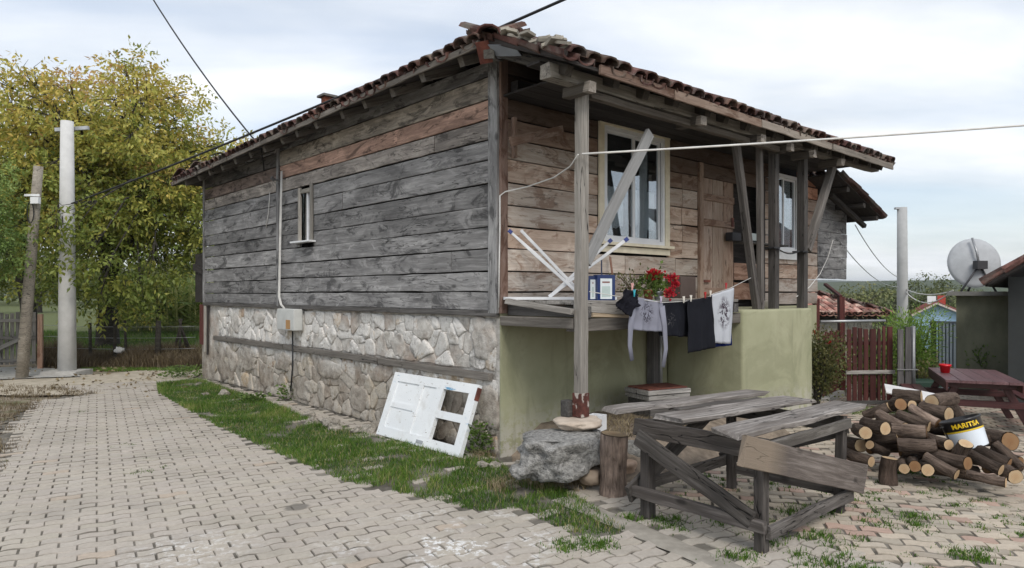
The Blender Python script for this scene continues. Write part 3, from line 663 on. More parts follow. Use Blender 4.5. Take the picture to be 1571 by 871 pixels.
for (y0, y1, z0, z1) in ((.12, 2.2, .765, .775), (2.22, 4.9, .775, .79), (4.92, 7.9, .79, .78)): board('timber_band', (-.02, y0, z0), (-.02, y1, z1), .075, .05, MT['post_wood'], house, (-1, 0, 0), (.72, .70, .68), rag=.02)
board('sill_beam', (-.012, .0, 1.395), (-.012, 4.3, 1.395), .055, .08, MT['dark_wood'], house, (-1, 0, 0)); board('sill_beam', (-.012, 4.32, 1.395), (-.012, HL, 1.395), .055, .08, MT['dark_wood'], house, (-1, 0, 0))
# green plastered front base ---------------------------------------
b = MB(); b.box(-.004, HW, -.022, -.001, -.3, 1.40); b.build('plaster_wall', MT['green'], house)
def soft_box(name, x0, x1, y0, y1, z0, z1, bev, mat, parent, sub=5, amp=.006):
    bm = bmesh.new(); bmesh.ops.create_cube(bm, size=1)
    for v in bm.verts: v.co = Vector((x0 + (v.co.x + .5) * (x1 - x0), y0 + (v.co.y + .5) * (y1 - y0), z0 + (v.co.z + .5) * (z1 - z0)))
    bmesh.ops.bevel(bm, geom=bm.edges[:], offset=bev, segments=3, affect='EDGES', profile=.6)
    bmesh.ops.subdivide_edges(bm, edges=[e for e in bm.edges if e.calc_length() > .3], cuts=sub, use_grid_fill=True)
    for v in bm.verts: v.co += v.normal * amp * noise.noise(v.co * 3.3)
    me = bpy.data.meshes.new(name); bm.to_mesh(me); bm.free(); me.polygons.foreach_set('use_smooth', [True] * len(me.polygons)); return link(name, me, mat, parent)
soft_box('porch_base', 2.72, 4.46, -1.055, -.024, -.35, 1.405, .035, MT['green'], house)
# timber cladding ---------------------------------------------------
b = MB(); b.box(.16, .2, .0, HL, 1.36, 3.8); side_wall = b.build('side_wall', MT['soot_shade_wood'], house)
b = MB(); b.box(.2, HW, .16, .2, 1.36, 3.9); front_wall = b.build('front_wall', MT['soot_shade_wood'], house)
b = MB(); b.box(HW - .03, HW, .2, HL, -.3, 3.9); b.box(.2, HW, HL - .03, HL, -.3, 3.75); b.build('rear_wall', MT['soot_shade_wood'], house)
ZB = [1.42, 1.61, 1.815, 2.036, 2.25, 2.46, 2.685, 2.92, 3.12, 3.317, 3.516, 3.745]
wy0, wy1, wz0, wz1 = si(484, 330).y, si(463, 330).y, si(473, 370).z, si(473, 290).z
prng = random.Random(21)
def cladding(parent, put, u0, u1, zb, hole, mat, tint, joints):
    for c in range(len(zb) - 1):
        z0, z1 = zb[c], zb[c + 1]; cuts = [u0] + sorted(j for j in joints(c) if u0 + .2 < j < u1 - .2) + [u1]; segs = []
        for a, e in zip(cuts, cuts[1:]):
            parts = [(a, e)]
            for (h0, h1, hz0, hz1) in hole:
                if hz0 < z1 - .05 and hz1 > z0 + .05:
                    parts = [q for (s, t) in parts for q in ((s, min(t, h0)), (max(s, h1), t)) if q[1] - q[0] > .03]
            segs += parts
        for (a, e) in segs:
            g = .009 + prng.random() * .008
            put(a + .002, e - .003, (z0 + z1) / 2 + prng.uniform(-.003, .003), z1 - z0 - g, mat, parent, tint(c, a, e))
def put_side(a, e, z, h, mat, parent, col):
    d = prng.uniform(-.004, .004); board('plank', (-.015 + d, a, z + prng.uniform(-.004, .004)), (-.015 + d, e, z + prng.uniform(-.004, .004)), h, .03, mat, parent, (-1, 0, 0), col, wav=.005, rag=.012)
def put_front(a, e, z, h, mat, parent, col):
    d = prng.uniform(-.004, .004); board('plank', (a, -.015 + d, z + prng.uniform(-.004, .004)), (e, -.015 + d, z + prng.uniform(-.004, .004)), h, .03, mat, parent, (0, -1, 0), col, wav=.003, rag=.005)
def tint_side(c, a, e):
    v = prng.uniform(.82, 1.12)
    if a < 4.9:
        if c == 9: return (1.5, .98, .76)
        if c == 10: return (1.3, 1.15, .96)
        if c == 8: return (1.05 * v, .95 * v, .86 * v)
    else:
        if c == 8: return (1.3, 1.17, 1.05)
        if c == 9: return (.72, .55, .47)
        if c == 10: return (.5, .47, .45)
    return (v, v * .99, v * .985)
jt = {0: [1.1, 3.0], 1: [4.1], 2: [.75, 4.2], 3: [], 4: [2.4], 5: [], 6: [3.1], 7: [], 8: [1.05], 9: [3.6], 10: [4.3], 11: []}
cladding(side_wall, put_side, .115, 5.05, ZB + [3.9], [(wy0, wy1, wz0, wz1)], MT['grey_wood'], tint_side, lambda c: jt.get(c, []))
zb2 = [z + prng.uniform(-.03, .03) if 1.5 < z < 3.7 else z for z in ZB] + [3.84]
cladding(side_wall, put_side, 5.13, HL - .04, zb2, [], MT['grey_wood'], tint_side, lambda c: [6.6] if c == 9 else [])
board('corner_post', (-.028, .055, 1.40), (-.028, .055, 3.86), .135, .05, MT['grey_wood'], house, (-1, 0, 0), (.95, .95, .95), wav=.003)
board('corner_post', (.02, -.03, 1.40), (.02, -.03, 3.9), .09, .034, MT['brown_wood'], house, (0, -1, 0), (.36, .29, .27))
board('joint_post', (-.04, 5.09, 1.40), (-.04, 5.09, 3.8), .075, .03, MT['grey_wood'], house, (-1, 0, 0), (.8, .8, .8))
board('corner_post', (-.03, HL - .02, 1.40), (-.03, HL - .02, 3.72), .06, .04, MT['grey_wood'], house, (-1, 0, 0))
# front
def rect(p0, p1): a, e = fr(*p0), fr(*p1); return (min(a.x, e.x), max(a.x, e.x), min(a.z, e.z), max(a.z, e.z))
W1 = (fr(914, 300).x, fr(1022, 300).x, fr(968, 374).z, fr(968, 203).z)
DR = (fr(1073, 380).x, fr(1122, 380).x, ZT + .02, 3.117)
DO = (fr(1123, 380).x, fr(1163, 380).x, ZT + .02, 3.117)
W2 = (fr(1178, 330).x, fr(1222, 330).x, fr(1200, 386).z, fr(1200, 268).z)
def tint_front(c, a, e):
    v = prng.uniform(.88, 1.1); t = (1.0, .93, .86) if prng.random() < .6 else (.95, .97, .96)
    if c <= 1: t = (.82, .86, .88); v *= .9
    if c >= 9: t = (.2, .17, .15)  # upper planks: soot and porch shade both put into these tints
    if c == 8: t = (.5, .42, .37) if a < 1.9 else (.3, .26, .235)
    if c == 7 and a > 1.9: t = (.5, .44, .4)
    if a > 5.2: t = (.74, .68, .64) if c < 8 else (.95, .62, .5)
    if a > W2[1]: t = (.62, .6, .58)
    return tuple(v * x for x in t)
jf = {0: [1.5], 1: [.7, 2.2], 2: [1.9, 2.9], 3: [2.6], 4: [1.2], 5: [], 6: [1.05], 7: [], 8: [1.6]}
xw = fr(1043, 330).x
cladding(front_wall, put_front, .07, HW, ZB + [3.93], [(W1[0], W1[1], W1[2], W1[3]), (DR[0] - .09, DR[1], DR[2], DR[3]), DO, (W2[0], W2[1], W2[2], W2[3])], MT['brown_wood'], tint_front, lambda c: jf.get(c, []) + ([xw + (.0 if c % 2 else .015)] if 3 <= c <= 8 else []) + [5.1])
# windows ------------------------------------------------------------
def bar(name, x0, x1, z0, z1, y, t, mat, parent, color=None): m = MB(); m.box(x0, x1, y - t, y, z0, z1); return m.build(name, mat, parent, color=color)
def window(x0, x1, z0, z1, casing, cw, ctop, sashes, curtain):
    m = MB(); m.box(x0 + .01, x1 - .01, .10, .12, z0 + .01, z1 - .01); w = m.build('window', MT['any'], house, color=(.03, .032, .036))
    if casing:
        bar('casing', x0, x0 + cw, z0, z1, -.034, .022, casing, w); bar('casing', x1 - cw, x1, z0, z1, -.034, .022, casing, w); bar('casing', x0, x1, z1 + .002, z1 + ctop, -.034, .03, casing, w)
        bar('sill', x0 - .03, x1 + .03, z0 - .035, z0 - .003, -.03, .075, casing, w); bar('sill', x0, x1, z0 - .115, z0 - .045, -.034, .025, casing, w)
    else: cw = 0
    a, e, f = x0 + cw + .003, x1 - cw - .003, .045; pv = MT['white_plastic']
    for (p, q, r, s) in ((a, a + f, z0, z1), (e - f, e, z0, z1), (a + f, e - f, z0, z0 + f), (a + f, e - f, z1 - f, z1)): bar('frame', p, q, r, s, -.012, .03, pv, w)
    n = sashes; wd = (e - a - 2 * f) / n
    for i in range(n):
        p, q = a + f + i * wd + .003, a + f + (i + 1) * wd - .003; g = .032; y = -.002 + .02 * (i % 2)
        for (r, s, t, u) in ((p, p + g, z0 + f, z1 - f), (q - g, q, z0 + f, z1 - f), (p + g, q - g, z0 + f, z0 + f + g), (p + g, q - g, z1 - f - g, z1 - f)): bar('sash', r, s, t, u, y, .024, pv, w)
        m = MB(); m.box(p + g - .002, q - g + .002, y - .014, y - .010, z0 + f + g - .002, z1 - f - g + .002); m.build('pane', MT['glass'], w)
    for (c0, c1, d0, d1) in curtain:
        V = []; Fc = []; nn = 30
        for i in range(nn + 1):
            u = i / nn; x = a + f + (e - a - 2 * f) * (c0 + (c1 - c0) * u); yy = .065 + .014 * math.sin(u * 28) + .008 * math.sin(u * 61)
            for zq in (d0, d1): V.append((x, yy, z0 + f + (z1 - z0 - 2 * f) * (zq + (.015 * math.sin(u * 40) if zq == d0 else 0))))
        for i in range(nn): Fc.append((2 * i, 2 * i + 2, 2 * i + 3, 2 * i + 1))
        link('curtain', mesh('curtain', V, Fc, True), MT['cloth'], w, None, (.8, .81, .82))
    return w
window(*W1, MT['cream_paint'], .085, .10, 2, [(.0, .4, .12, .5), (.52, .66, .15, .5), (.84, .98, .13, .5), (.70, .84, .0, .95)])
window(*W2, None, 0, 0, 2, [(.05, .4, .0, .98), (.6, .95, .0, .98)])
bar('window_board', W2[0] - .03, W2[1] + .03, W2[2] - .12, W2[2] - .01, -.034, .03, MT['white_metal'], house, (.9, .9, .88))
# small lane window
m = MB(); m.box(.06, .08, wy0, wy1, wz0, wz1); sw_ = m.build('window', MT['any'], house, color=(.10, .105, .11))
for (p, q, c) in (((-.045, wy0 + .03, wz0), (-.045, wy0 + .03, wz1 + .06), (.9, .9, .88)), ((-.045, wy1 - .03, wz0), (-.045, wy1 - .03, wz1 + .03), (1.5, 1.48, 1.42))): board('casing', p, q, .07, .03, MT['post_wood'], sw_, (-1, 0, 0), c)
board('casing', (-.045, wy0 + .06, wz1 - .03), (-.045, wy1 - .06, wz1 - .03), .06, .028, MT['post_wood'], sw_, (-1, 0, 0), (1.1, 1.1, 1.05))
board('sill', (-.075, wy0 - .06, wz0 - .01), (-.075, wy1 + .1, wz0 - .01), .12, .025, MT['white_metal'], sw_, (0, 0, 1))
board('glazing_bar', (-.015, wy0 + .2, wz0), (-.015, wy0 + .2, wz1), .03, .03, MT['white_metal'], sw_, (-1, 0, 0)); board('glazing_bar', (-.012, wy0 + .1, wz0), (-.012, wy0 + .1, wz1), .025, .03, MT['post_wood'], sw_, (-1, 0, 0), (1.6, 1.6, 1.55))
m = MB(); m.box(-.004, .0, wy0 + .05, wy1 - .05, wz0, wz1); m.build('pane', MT['glass'], sw_)
# plank door and doorway ---------------------------------------------
dz1 = DR[3]; m = MB(); m.box(DR[0], DR[1], .0, .02, DR[2], dz1); door = m.build('door', MT['soot_shade_wood'], house)
for i in range(3):
    w_ = (DR[1] - DR[0]) / 3; x = DR[0] + (i + .5) * w_; board('plank', (x, -.02, DR[2]), (x, -.02, dz1), w_ - .008, .025, MT['brown_wood'], door, (0, -1, 0), ((.66, .6, .56), (.78, .73, .68), (.7, .6, .53))[i])
for z in (ZT + .2, fr(1095, 343).z, dz1 - .25): board('batten', (DR[0], -.045, z), (DR[1] - .02, -.045, z), .09, .025, MT['brown_wood'], door, (0, -1, 0), (.62, .52, .46))
m = MB(); m.box(DR[1] - .1, DR[1] - .06, -.075, -.058, fr(1110, 345).z - .02, fr(1110, 345).z + .1); m.build('latch', MT['rust'], door)
m = MB(); m.box(DR[0] + .0, DR[0] + .16, -.066, -.058, ZT + .32, ZT + .35); m.build('hinge', MT['rust'], door)
board('door_jamb', (DR[0] - .045, -.045, ZT), (DR[0] - .045, -.045, 3.3), .08, .05, MT['brown_wood'], house, (0, -1, 0), (.6, .53, .48))
board('door_jamb', (DO[1] + .04, -.045, ZT), (DO[1] + .04, -.045, 3.3), .08, .05, MT['soot_shade_wood'], house, (0, -1, 0))
for z in (1.62, 1.9): board('plank', (DO[0] + .01, -.015, z), (DO[1], -.015, z), .24, .03, MT['brown_wood'], front_wall, (0, -1, 0), (.55, .42, .36))
board('shelf', (DO[0] - .02, -.11, fr(1140, 372, .1).z), (DO[1] + .55, -.11, fr(1140, 372, .1).z), .16, .025, MT['dark_wood'], house)
# porch ----------------------------------------------------------------
FZ = fr(830, 462, 1.0).z
for i, (y, x0, x1, z, c) in enumerate([(-.15, .05, 2.7, 0, 1.), (-.34, .02, 2.72, .004, .85), (-.53, .03, 2.68, -.003, 1.05), (-.72, .02, 2.7, .004, .9), (-.90, .0, 1.0, .006, 1.1), (-.91, 1.03, 2.72, -.004, .95)]):
    board('floor_board', (x0, y, FZ - .02 + z), (x1, y, FZ - .02 - z), .18, .035, MT['post_wood'], house, (0, 0, 1), (c, c, c), rag=.02)
for x in (.12, .95, 1.8, 2.6): board('floor_joist', (x, -.03, FZ - .10), (x, -1.04, FZ - .10), .09, .10, MT['dark_wood'], house)
board('floor_beam', (.0, -.96, FZ - .215), (2.72, -.96, FZ - .215), .12, .11, MT['post_wood'], house, (0, 0, 1), (.5, .48, .46), rag=.02, wav=.008)
board('floor_beam', (.03, -.03, FZ - .20), (.03, -1.0, FZ - .20), .11, .09, MT['post_wood'], house, (0, 0, 1), (.6, .58, .56), rag=.02)
a, e = fr(882, 470, 1.0), fr(955, 476, 1.0); board('edge_board', a, e, .085, .05, MT['post_wood'], house, (0, -1, 0), (1.05, 1.05, 1.05), rag=.03)
a, e = fr(905, 481, 1.0), fr(985, 484, 1.0); board('edge_board', a, e, .06, .04, MT['post_wood'], house, (0, -1, 0), (1.6, 1.35, 1.05), rag=.04)
a, e = fr(778, 462, .35), fr(878, 478, 1.03); board('edge_board', a, e, .07, .05, MT['post_wood'], house, (0, 0, 1), (1., 1., 1.), rag=.03)
PY = -1.055; PB = 3.39
pt, pb_ = fr(893, 160, 1.055), fr(891, 636, 1.055)
board('post', (pb_.x, PY, pb_.z), (pt.x, PY, PB - .05), .092, .088, MT['post_wood'], house, (0, -1, 0), (1.05, 1.04, 1.02), wav=.005)
m = MB(); q = fr(891, 626, 1.055); m.box(q.x - .052, q.x + .052, PY - .05, PY + .05, pb_.z - .015, pb_.z + .19); m.build('post_shoe', MT['flaking'], house)
b0, b1 = fr(903, 402, 1.1), fr(1001, 203, 1.1); board('brace', (b0.x, -1.07, b0.z), (b1.x, -1.07, b1.z), .11, .04, MT['grey_paint'], house, (0, -1, 0))
def hpost(x0, y0, x1, y1, w, col, mat='dark_wood', bpl=.97):
    p, q = fr(x0, y0, bpl), fr(x1, y1, bpl); board('post', (p.x, -bpl, 1.40), (q.x, -bpl, PB - .03), w, w * .95, MT[mat], house, (0, -1, 0), col, wav=.005)
hpost(1161, 474, 1128, 245, .08, (1.05, 1., .96)); hpost(1167, 474, 1165, 250, .068, (1.15, 1.1, 1.06)); hpost(1187, 472, 1187, 240, .1, (.85, .82, .8)); hpost(1231, 470, 1231, 236, .105, (.8, .78, .76))
p, q = fr(1238, 384, .97), fr(1277, 262, .97); board('brace', (p.x, -.97, p.z), (q.x, -.97, q.z + .05), .10, .085, MT['dark_wood'], house, (0, -1, 0), (1.6, 1.55, 1.5))
p, q = fr(800, 213, .45), fr(880, 195, .45); board('brace', (p.x, -.30, p.z), (q.x, -.30, q.z), .09, .03, MT['brown_wood'], house, (0, -1, 0), (.45, .40, .37))
board('hanger', fr(789, 180, .06), fr(789, 242, .06), .045, .045, MT['brown_wood'], house, (0, -1, 0), (.5, .42, .38))
bl, br_ = fr(835, 108, 1.055).x, fr(1342, 250, 1.055).x
board('eave_beam', (bl, PY - .01, PB + .035), (3.2, PY - .01, PB + .045), .12, .12, MT['post_wood'], house, (0, 0, 1), (1.05, 1.03, .98), rag=.05, wav=.012); board('eave_beam', (3.22, PY - .01, PB + .045), (br_, PY - .01, PB + .07), .12, .115, MT['post_wood'], house, (0, 0, 1), (.8, .79, .76), rag=.04, wav=.012)
board('eave_beam', (bl + .5, PY - .04, PB - .075), (3.6, PY - .02, PB - .07), .07, .06, MT['post_wood'], house, (0, 0, 1), (.5, .46, .42), rag=.05, wav=.012)  # lower beam tinted darker to paint in the shade under the eave
for px, py in ((897, 150), (1068, 182), (1160, 214), (1205, 231), (1240, 241), (1283, 252)):
    x = fr(px, py, 1.16).x; board('joist', (x, -.95, PB - .06), (x, -1.19, PB - .06), .09, .085, MT['post_wood'], house, (0, 0, 1), (.32, .3, .28), rag=.02); board('joist_end', (x, -1.192, PB - .06), (x, -1.25, PB - .062), .092, .087, MT['post_wood'], house, (0, 0, 1), (1.2, 1.15, 1.1), rag=.02)  # joists tinted dark for porch shade, their ends left pale
board('lintel_beam', (.1, -.10, 3.62), (HW - .3, -.10, 3.62), .1, .1, MT['soot_shade_wood'], house)
for i in range(6): y_ = -.12 - i * .16; board('added_ceiling_board', (.0 if i < 5 else bl, y_, PB + .13 - .0 * i), (HW - .5, y_, PB + .13), .157, .02, MT['soot_shade_wood'], house, (0, 0, 1), (prng.uniform(.7, 1.1),) * 3)  # guessed ceiling boards, added to darken the porch and block sky light
# roof -----------------------------------------------------------------
XE0, XE1, YE0, YE1 = -.45, 6.47, -1.3, 8.95
zf = lambda x, y: 4.02 + .42 * y
zs = lambda x, y: 3.86 - .024 * max(y, 0) + .42 * (x - XE0)
zr = lambda x, y: 3.90 + .42 * (XE1 - x) + (.3 if x > 6.4 else 0) * 0
zk = lambda x, y: 3.70 + .42 * (YE1 - y)
zroof = lambda x, y: min(zf(x, y), zs(x, y), zr(x, y), zk(x, y))
def roof_sheet():
    nx, ny = 36, 54; V = []; Fc = []
    for k in (0, -.03):
        for j in range(ny + 1):
            for i in range(nx + 1): x = XE0 + (XE1 - XE0) * i / nx; y = YE0 + (YE1 - YE0) * j / ny; V.append((x, y, zroof(x, y) + k))
    N_ = (nx + 1) * (ny + 1); w = nx + 1
    for j in range(ny):
        for i in range(nx): a = j * w + i; Fc += [(a, a + 1, a + w + 1, a + w), (N_ + a, N_ + a + w, N_ + a + w + 1, N_ + a + 1)]
    for i in range(nx):
        for r in (0, ny * w): a = r + i; Fc.append((a, a + N_, a + N_ + 1, a + 1) if r == 0 else (a, a + 1, a + N_ + 1, a + N_))
    for j in range(ny):
        for c in (0, nx): a = j * w + c; Fc.append((a, a + w, a + w + N_, a + N_) if c == 0 else (a, a + N_, a + w + N_, a + w))
    return link('roof', mesh('roof', V, Fc), MT['soot_shade_wood'], house)
roof = roof_sheet()
def tile_mesh(up, L=.36, r0=.08, r1=.1, h=.072, t=.014, n=5):
    V = []; Fc = []
    for (x, r) in ((0, r0), (L, r1)):
        for tt in (0, t):
            for k in range(n + 1):
                a = math.pi * (k / n); yy = -math.cos(a) * (r - tt); z = math.sin(a) ** .8 * (h * r / r1 - tt)
                V.append((x, yy, z if up else -z))
    w = n + 1
    for k in range(n):
        Fc += [(k, k + 1, 2 * w + k + 1, 2 * w + k), (w + k, 3 * w + k, 3 * w + k + 1, w + k + 1), (2 * w + k, 2 * w + k + 1, 3 * w + k + 1, 3 * w + k), (k, w + k, w + k + 1, k + 1)]
    for k in (0, n): Fc.append((k, 2 * w + k, 3 * w + k, w + k))
    me = fixn(mesh('tile', V, Fc)); a = me.attributes.new('tint', 'FLOAT_COLOR', 'POINT'); a.data.foreach_set('color', [1.] * (4 * len(V))); me.materials.append(MT['tile']); return me
T_UP, T_DN = tile_mesh(True), tile_mesh(False)
tv = {True: ([v.co.copy() for v in T_UP.vertices], [tuple(p.vertices) for p in T_UP.polygons]), False: ([v.co.copy() for v in T_DN.vertices], [tuple(p.vertices) for p in T_DN.polygons])}
trng = random.Random(4)
def lay_tiles(slopes, parent, zfun, singles, courses=14, sp=.19, name='tile_field'):
    big = MB()
    for (fun, o, along, down, L, one) in slopes:
        o, along, down = Vector(o), Vector(along), Vector(down); n = int(L / sp)
        for c in range(courses):
            for i in range(n + 1):
                for up in (False, True):
                    e = c * .29 - .05 + trng.uniform(-.02, .02); q = o + along * ((i + (.5 if up else 0)) * sp + trng.uniform(-.012, .012)) - down * (e + .36)
                    lo = o + along * ((i + (.5 if up else 0)) * sp) - down * max(e, .02)
                    if (lo - o).dot(along) > L: continue
                    z = fun(lo.x, lo.y)
                    if z > zfun(lo.x, lo.y) + .03: continue
                    dn = Vector((down.x, down.y, -.42)).normalized(); nr = dn.cross(along); nr = -nr if nr.z < 0 else nr; yv = nr.cross(dn)
                    M = Matrix((dn, yv, nr)).transposed().to_4x4(); M.translation = Vector((q.x, q.y, fun(q.x, q.y))) + nr * ((.058 if up else .062) + trng.uniform(0, .012) + c * .0)
                    M = M @ Matrix.Rotation(trng.uniform(-.06, .06), 4, 'Z') @ Matrix.Rotation(.045 + trng.uniform(-.02, .03), 4, 'Y')
                    g = trng.uniform(.7, 1.2); col = (g * trng.uniform(.92, 1.1), g, g * trng.uniform(.9, 1.05))
                    if c < one and (up or c == 0): link('tile', T_UP if up else T_DN, None, parent, M, col)
                    else: V, Fc = tv[up]; big.add([M @ v for v in V], Fc, col)
    return big.build(name, MT['tile'], parent, tints=True, kind='stuff')
lay_tiles([(zf, (XE0 + .05, YE0, 0), (1, 0, 0), (0, -1, 0), XE1 - XE0 - .05, 2), (zs, (XE0, -.3, 0), (0, 1, 0), (-1, 0, 0), 9.2, 2), (zr, (XE1, -.3, 0), (0, 1, 0), (1, 0, 0), 9.2, 0), (zk, (XE0, YE1, 0), (1, 0, 0), (0, 1, 0), 6.9, 0)], roof, zroof, True)
# hip caps and the broken pieces heaped on the left verge of the porch roof
hp = Vector((XE0, -.38, 3.86)); hd = Vector((1, 1, .42)).normalized()
for i in range(11):
    p = hp - hd * .14 + hd * (.3 * i); M = frame(p + hd * .36, p, (0, 0, 1)); M.translation += Vector((0, 0, .05)); link('tile', T_UP, None, roof, M @ Matrix.Rotation(trng.uniform(-.08, .08), 4, 'X') @ Matrix.Scale(1.1, 4), (.95, .8, .8))
for i in range(26):
    f = (i + .5) / 26; y = -.36 - f * .92; m = MB(); L_, w_ = trng.uniform(.10, .2), trng.uniform(.05, .11); m.box(-L_ / 2, L_ / 2, -w_ / 2, w_ / 2, -.012, .012)
    M = Matrix.Translation((XE0 + trng.uniform(-.01, .1), y, zf(0, y) + .06 + trng.uniform(0, .06))) @ Euler((trng.uniform(-.5, .5), trng.uniform(-.4, .4), trng.uniform(0, 6))).to_matrix().to_4x4(); m.build('tile_fragment', MT['concrete'], roof, M, color=(lambda q: (q, q * .95, q * .86))(trng.uniform(.45, .95)))
board('verge_board', (XE0 + .01, -.36, zf(0, -.36) + .015), (XE0 + .01, -1.3, zf(0, -1.3) + .015), .075, .03, MT['soot_shade_wood'], roof, (-1, 0, 0))
m = MB(); M = Matrix.Translation((XE0 - .0, -.42, 3.80)) @ Euler((.3, .5, .2)).to_matrix().to_4x4(); m.box(-.01, .16, -.28, .06, -.002, .002, M); m.build('flashing', MT['any'], roof, color=(.30, .33, .38))
m = MB(); M = Matrix.Translation((XE0 + .0, -.30, 3.77)) @ Euler((-.2, .9, .5)).to_matrix().to_4x4(); m.box(-.1, .1, -.06, .06, -.004, .004, M); m.build('flashing', MT['rust'], roof)
# rafters and fascia
y = .12
while y < 8.8:
    zc = zs(0, y); board('rafter', (.14, y, zs(.14, y) - .078), (XE0 + .03 + prng.uniform(0, .04), y + prng.uniform(-.02, .02), zs(XE0 + .05, y) - .078), .075 + prng.uniform(-.01, .02), .09, MT['post_wood'], roof, (0, 0, 1), (.55, .53, .51), rag=.015); y += .58 + prng.uniform(-.06, .06)
for (p, q) in ((-.25, 2.9), (2.92, 6.0), (6.02, 8.9)): board('fascia', (XE0 - .016, p, zs(XE0, p) + .0), (XE0 - .016, q, zs(XE0, q) + .0), .062, .022, MT['post_wood'], roof, (-1, 0, 0), (.72, .68, .64), wav=.006)
board('hip_rafter', (XE0 + .02, -.34, 3.76), (.1, .1, 3.95), .1, .1, MT['post_wood'], roof, (0, 0, 1), (.7, .7, .68))
x = -.3
while x < 6.4:
    board('rafter', (x, .05, zf(0, .05) - .078), (x + prng.uniform(-.03, .03), YE0 + .04 + prng.uniform(0, .06), zf(0, YE0 + .06) - .078), .08, .09, MT['post_wood'], roof, (0, 0, 1), (.24, .22, .2), rag=.015); x += .47 + prng.uniform(-.08, .08)  # rafter tint near black: shade under the porch roof put into the colour
for (p, q, c, dz) in ((-.05, 1.05, (.36, .29, .26), .0), (1.0, 2.6, (.44, .39, .355), -.012), (2.64, 4.4, (1.05, .97, .9), -.008), (4.42, XE1 - .02, (1.0, .94, .88), -.014)): board('fascia', (p, YE0 - .02 - .01 * (dz < -.01), zf(0, YE0) - .015 + dz), (q, YE0 - .02 - .01 * (dz < -.01), zf(0, YE0) - .02 + dz), .085, .022, MT['brown_wood' if c[0] < .9 else 'post_wood'], roof, (0, -1, 0), c, wav=.005, rag=.02)
# chimney
c = hplane(502, 160, 0, 1.2); zc = hplane(502, 150, 0, 1.2).z; m = MB(); m.box(c.x - .075, c.x + .075, c.y - .075, c.y + .075, zroof(c.x, c.y) - .1, zc); ch = m.build('chimney', MT['terracotta'], roof, color=(.6, .5, .5))
m = MB(); m.box(c.x - .13, c.x + .13, c.y - .13, c.y + .13, zc + .004, zc + .04); m.build('chimney_cap', MT['concrete'], ch, color=(.35, .35, .35))
# annex on the right end ---------------------------------------------------
ax1 = fr(1296, 400).x; az0 = fr(1280, 428).z
m = MB(); m.box(HW + .02, ax1 - .03, .05, 2.3, az0 + .03, 2.95); annex = m.build('annex_wall', MT['soot_shade_wood'], house)
azb = [az0, 2.0, 2.2, 2.42, 2.62, 2.83, 3.03]
for c in range(6):
    board('plank', (HW + .0, -.02, (azb[c] + azb[c + 1]) / 2), (ax1 + prng.uniform(-.03, .01), -.02, (azb[c] + azb[c + 1]) / 2), azb[c + 1] - azb[c] - .006, .035, MT['grey_wood'], annex, (0, -1, 0), (.85 + prng.uniform(-.1, .15),) * 3, rag=.01)
ar = lambda x: 3.47 - .31 * (x - 6.5)
board('plank', (HW, -.02, 3.13), (7.75, -.02, 3.06), .18, .035, MT['grey_wood'], annex, (0, -1, 0), (.7, .7, .7))
m = MB(); V = [(x, y, ar(x) + k) for k in (0, -.03) for x in (6.5, 8.3) for y in (-.52, 2.6)]; m.add(V, [(0, 2, 3, 1), (4, 5, 7, 6), (0, 4, 6, 2), (1, 3, 7, 5), (0, 1, 5, 4), (2, 6, 7, 3)]); aroof = m.build('annex_roof', MT['soot_shade_wood'], house)
big = MB()
for j in range(16):
    for i in range(6):
        for up in (False, True):
            dn = Vector((1, 0, -.31)).normalized(); nr = Vector((.31, 0, 1)).normalized(); yv = nr.cross(dn); M = Matrix((dn, yv, nr)).transposed().to_4x4(); xx = 8.36 - .36 - .29 * i; M.translation = Vector((xx, -.5 + (j + .5 * up) * .19, ar(xx))) + nr * .06
            M = M @ Matrix.Rotation(trng.uniform(-.06, .06), 4, 'Z') @ Matrix.Rotation(.045, 4, 'Y'); g = trng.uniform(.3, .75)
            if i == 0 and j < 8: link('tile', T_UP if up else T_DN, None, aroof, M, (g, g, g))
            else: V, Fc = tv[up]; big.add([M @ v for v in V], Fc, (g, g, g))
big.build('tile_field', MT['tile'], aroof, tints=True, kind='stuff')
for x in (6.95, 7.6, 8.15): board('rafter', (x, -.5, ar(x) - .075), (x, .5, ar(x) - .075), .08, .08, MT['dark_wood'], aroof, (0, 0, 1), (.6, .58, .56), rag=.02)
board('rafter', (6.9, -.25, ar(6.9) - .16), (8.25, -.25, ar(8.25) - .16), .07, .07, MT['dark_wood'], aroof, (0, 0, 1), (.7, .67, .64), rag=.03)
# services on the lane wall ---------------------------------------------------
for dx, dy in ((0, 0), (0, .035)):
    P = [si(433, 262, -.075), si(432, 300, -.075), si(430, 400, -.075), si(429, 455, -.075), si(432, 467, -.07), si(437, 473, -.07)]; tubeobj('conduit', [p + Vector((dx, dy, 0)) for p in P], .010, MT['white_cord'], house)
p, q = si(437, 473, -.05), si(463, 507, -.05); mb_ = soft_box('meter_box', -.17, -.035, min(p.y, q.y), max(p.y, q.y), q.z, p.z, .012, MT['any'], house, 0, 0); mb_.color = (.55, .56, .54, 1)
m = MB(); m.box(-.174, -.171, q.y + .12, q.y + .26, q.z + .02, q.z + .15); m.build('rust_stain', MT['any'], mb_, color=(.42, .24, .1))
tubeobj('conduit', [si(449, 508, -.05), si(449, 560, -.05), si(446, 600, -.07)], .012, MT['black_rubber'], house)
m = MB(); c = si(421, 276, -.1); m.tube([c, c + Vector((-.05, 0, .03))], [.03, .03], 8); m.tube([c + Vector((.06, -.1, 0)), c], .012, 6); m.build('wall_lamp', MT['any'], house, color=(.12, .12, .12))
tubeobj('conduit', [si(414, 295, -.05), si(412, 325, -.05), si(408, 350, -.05)], .006, MT['white_cord'], house)
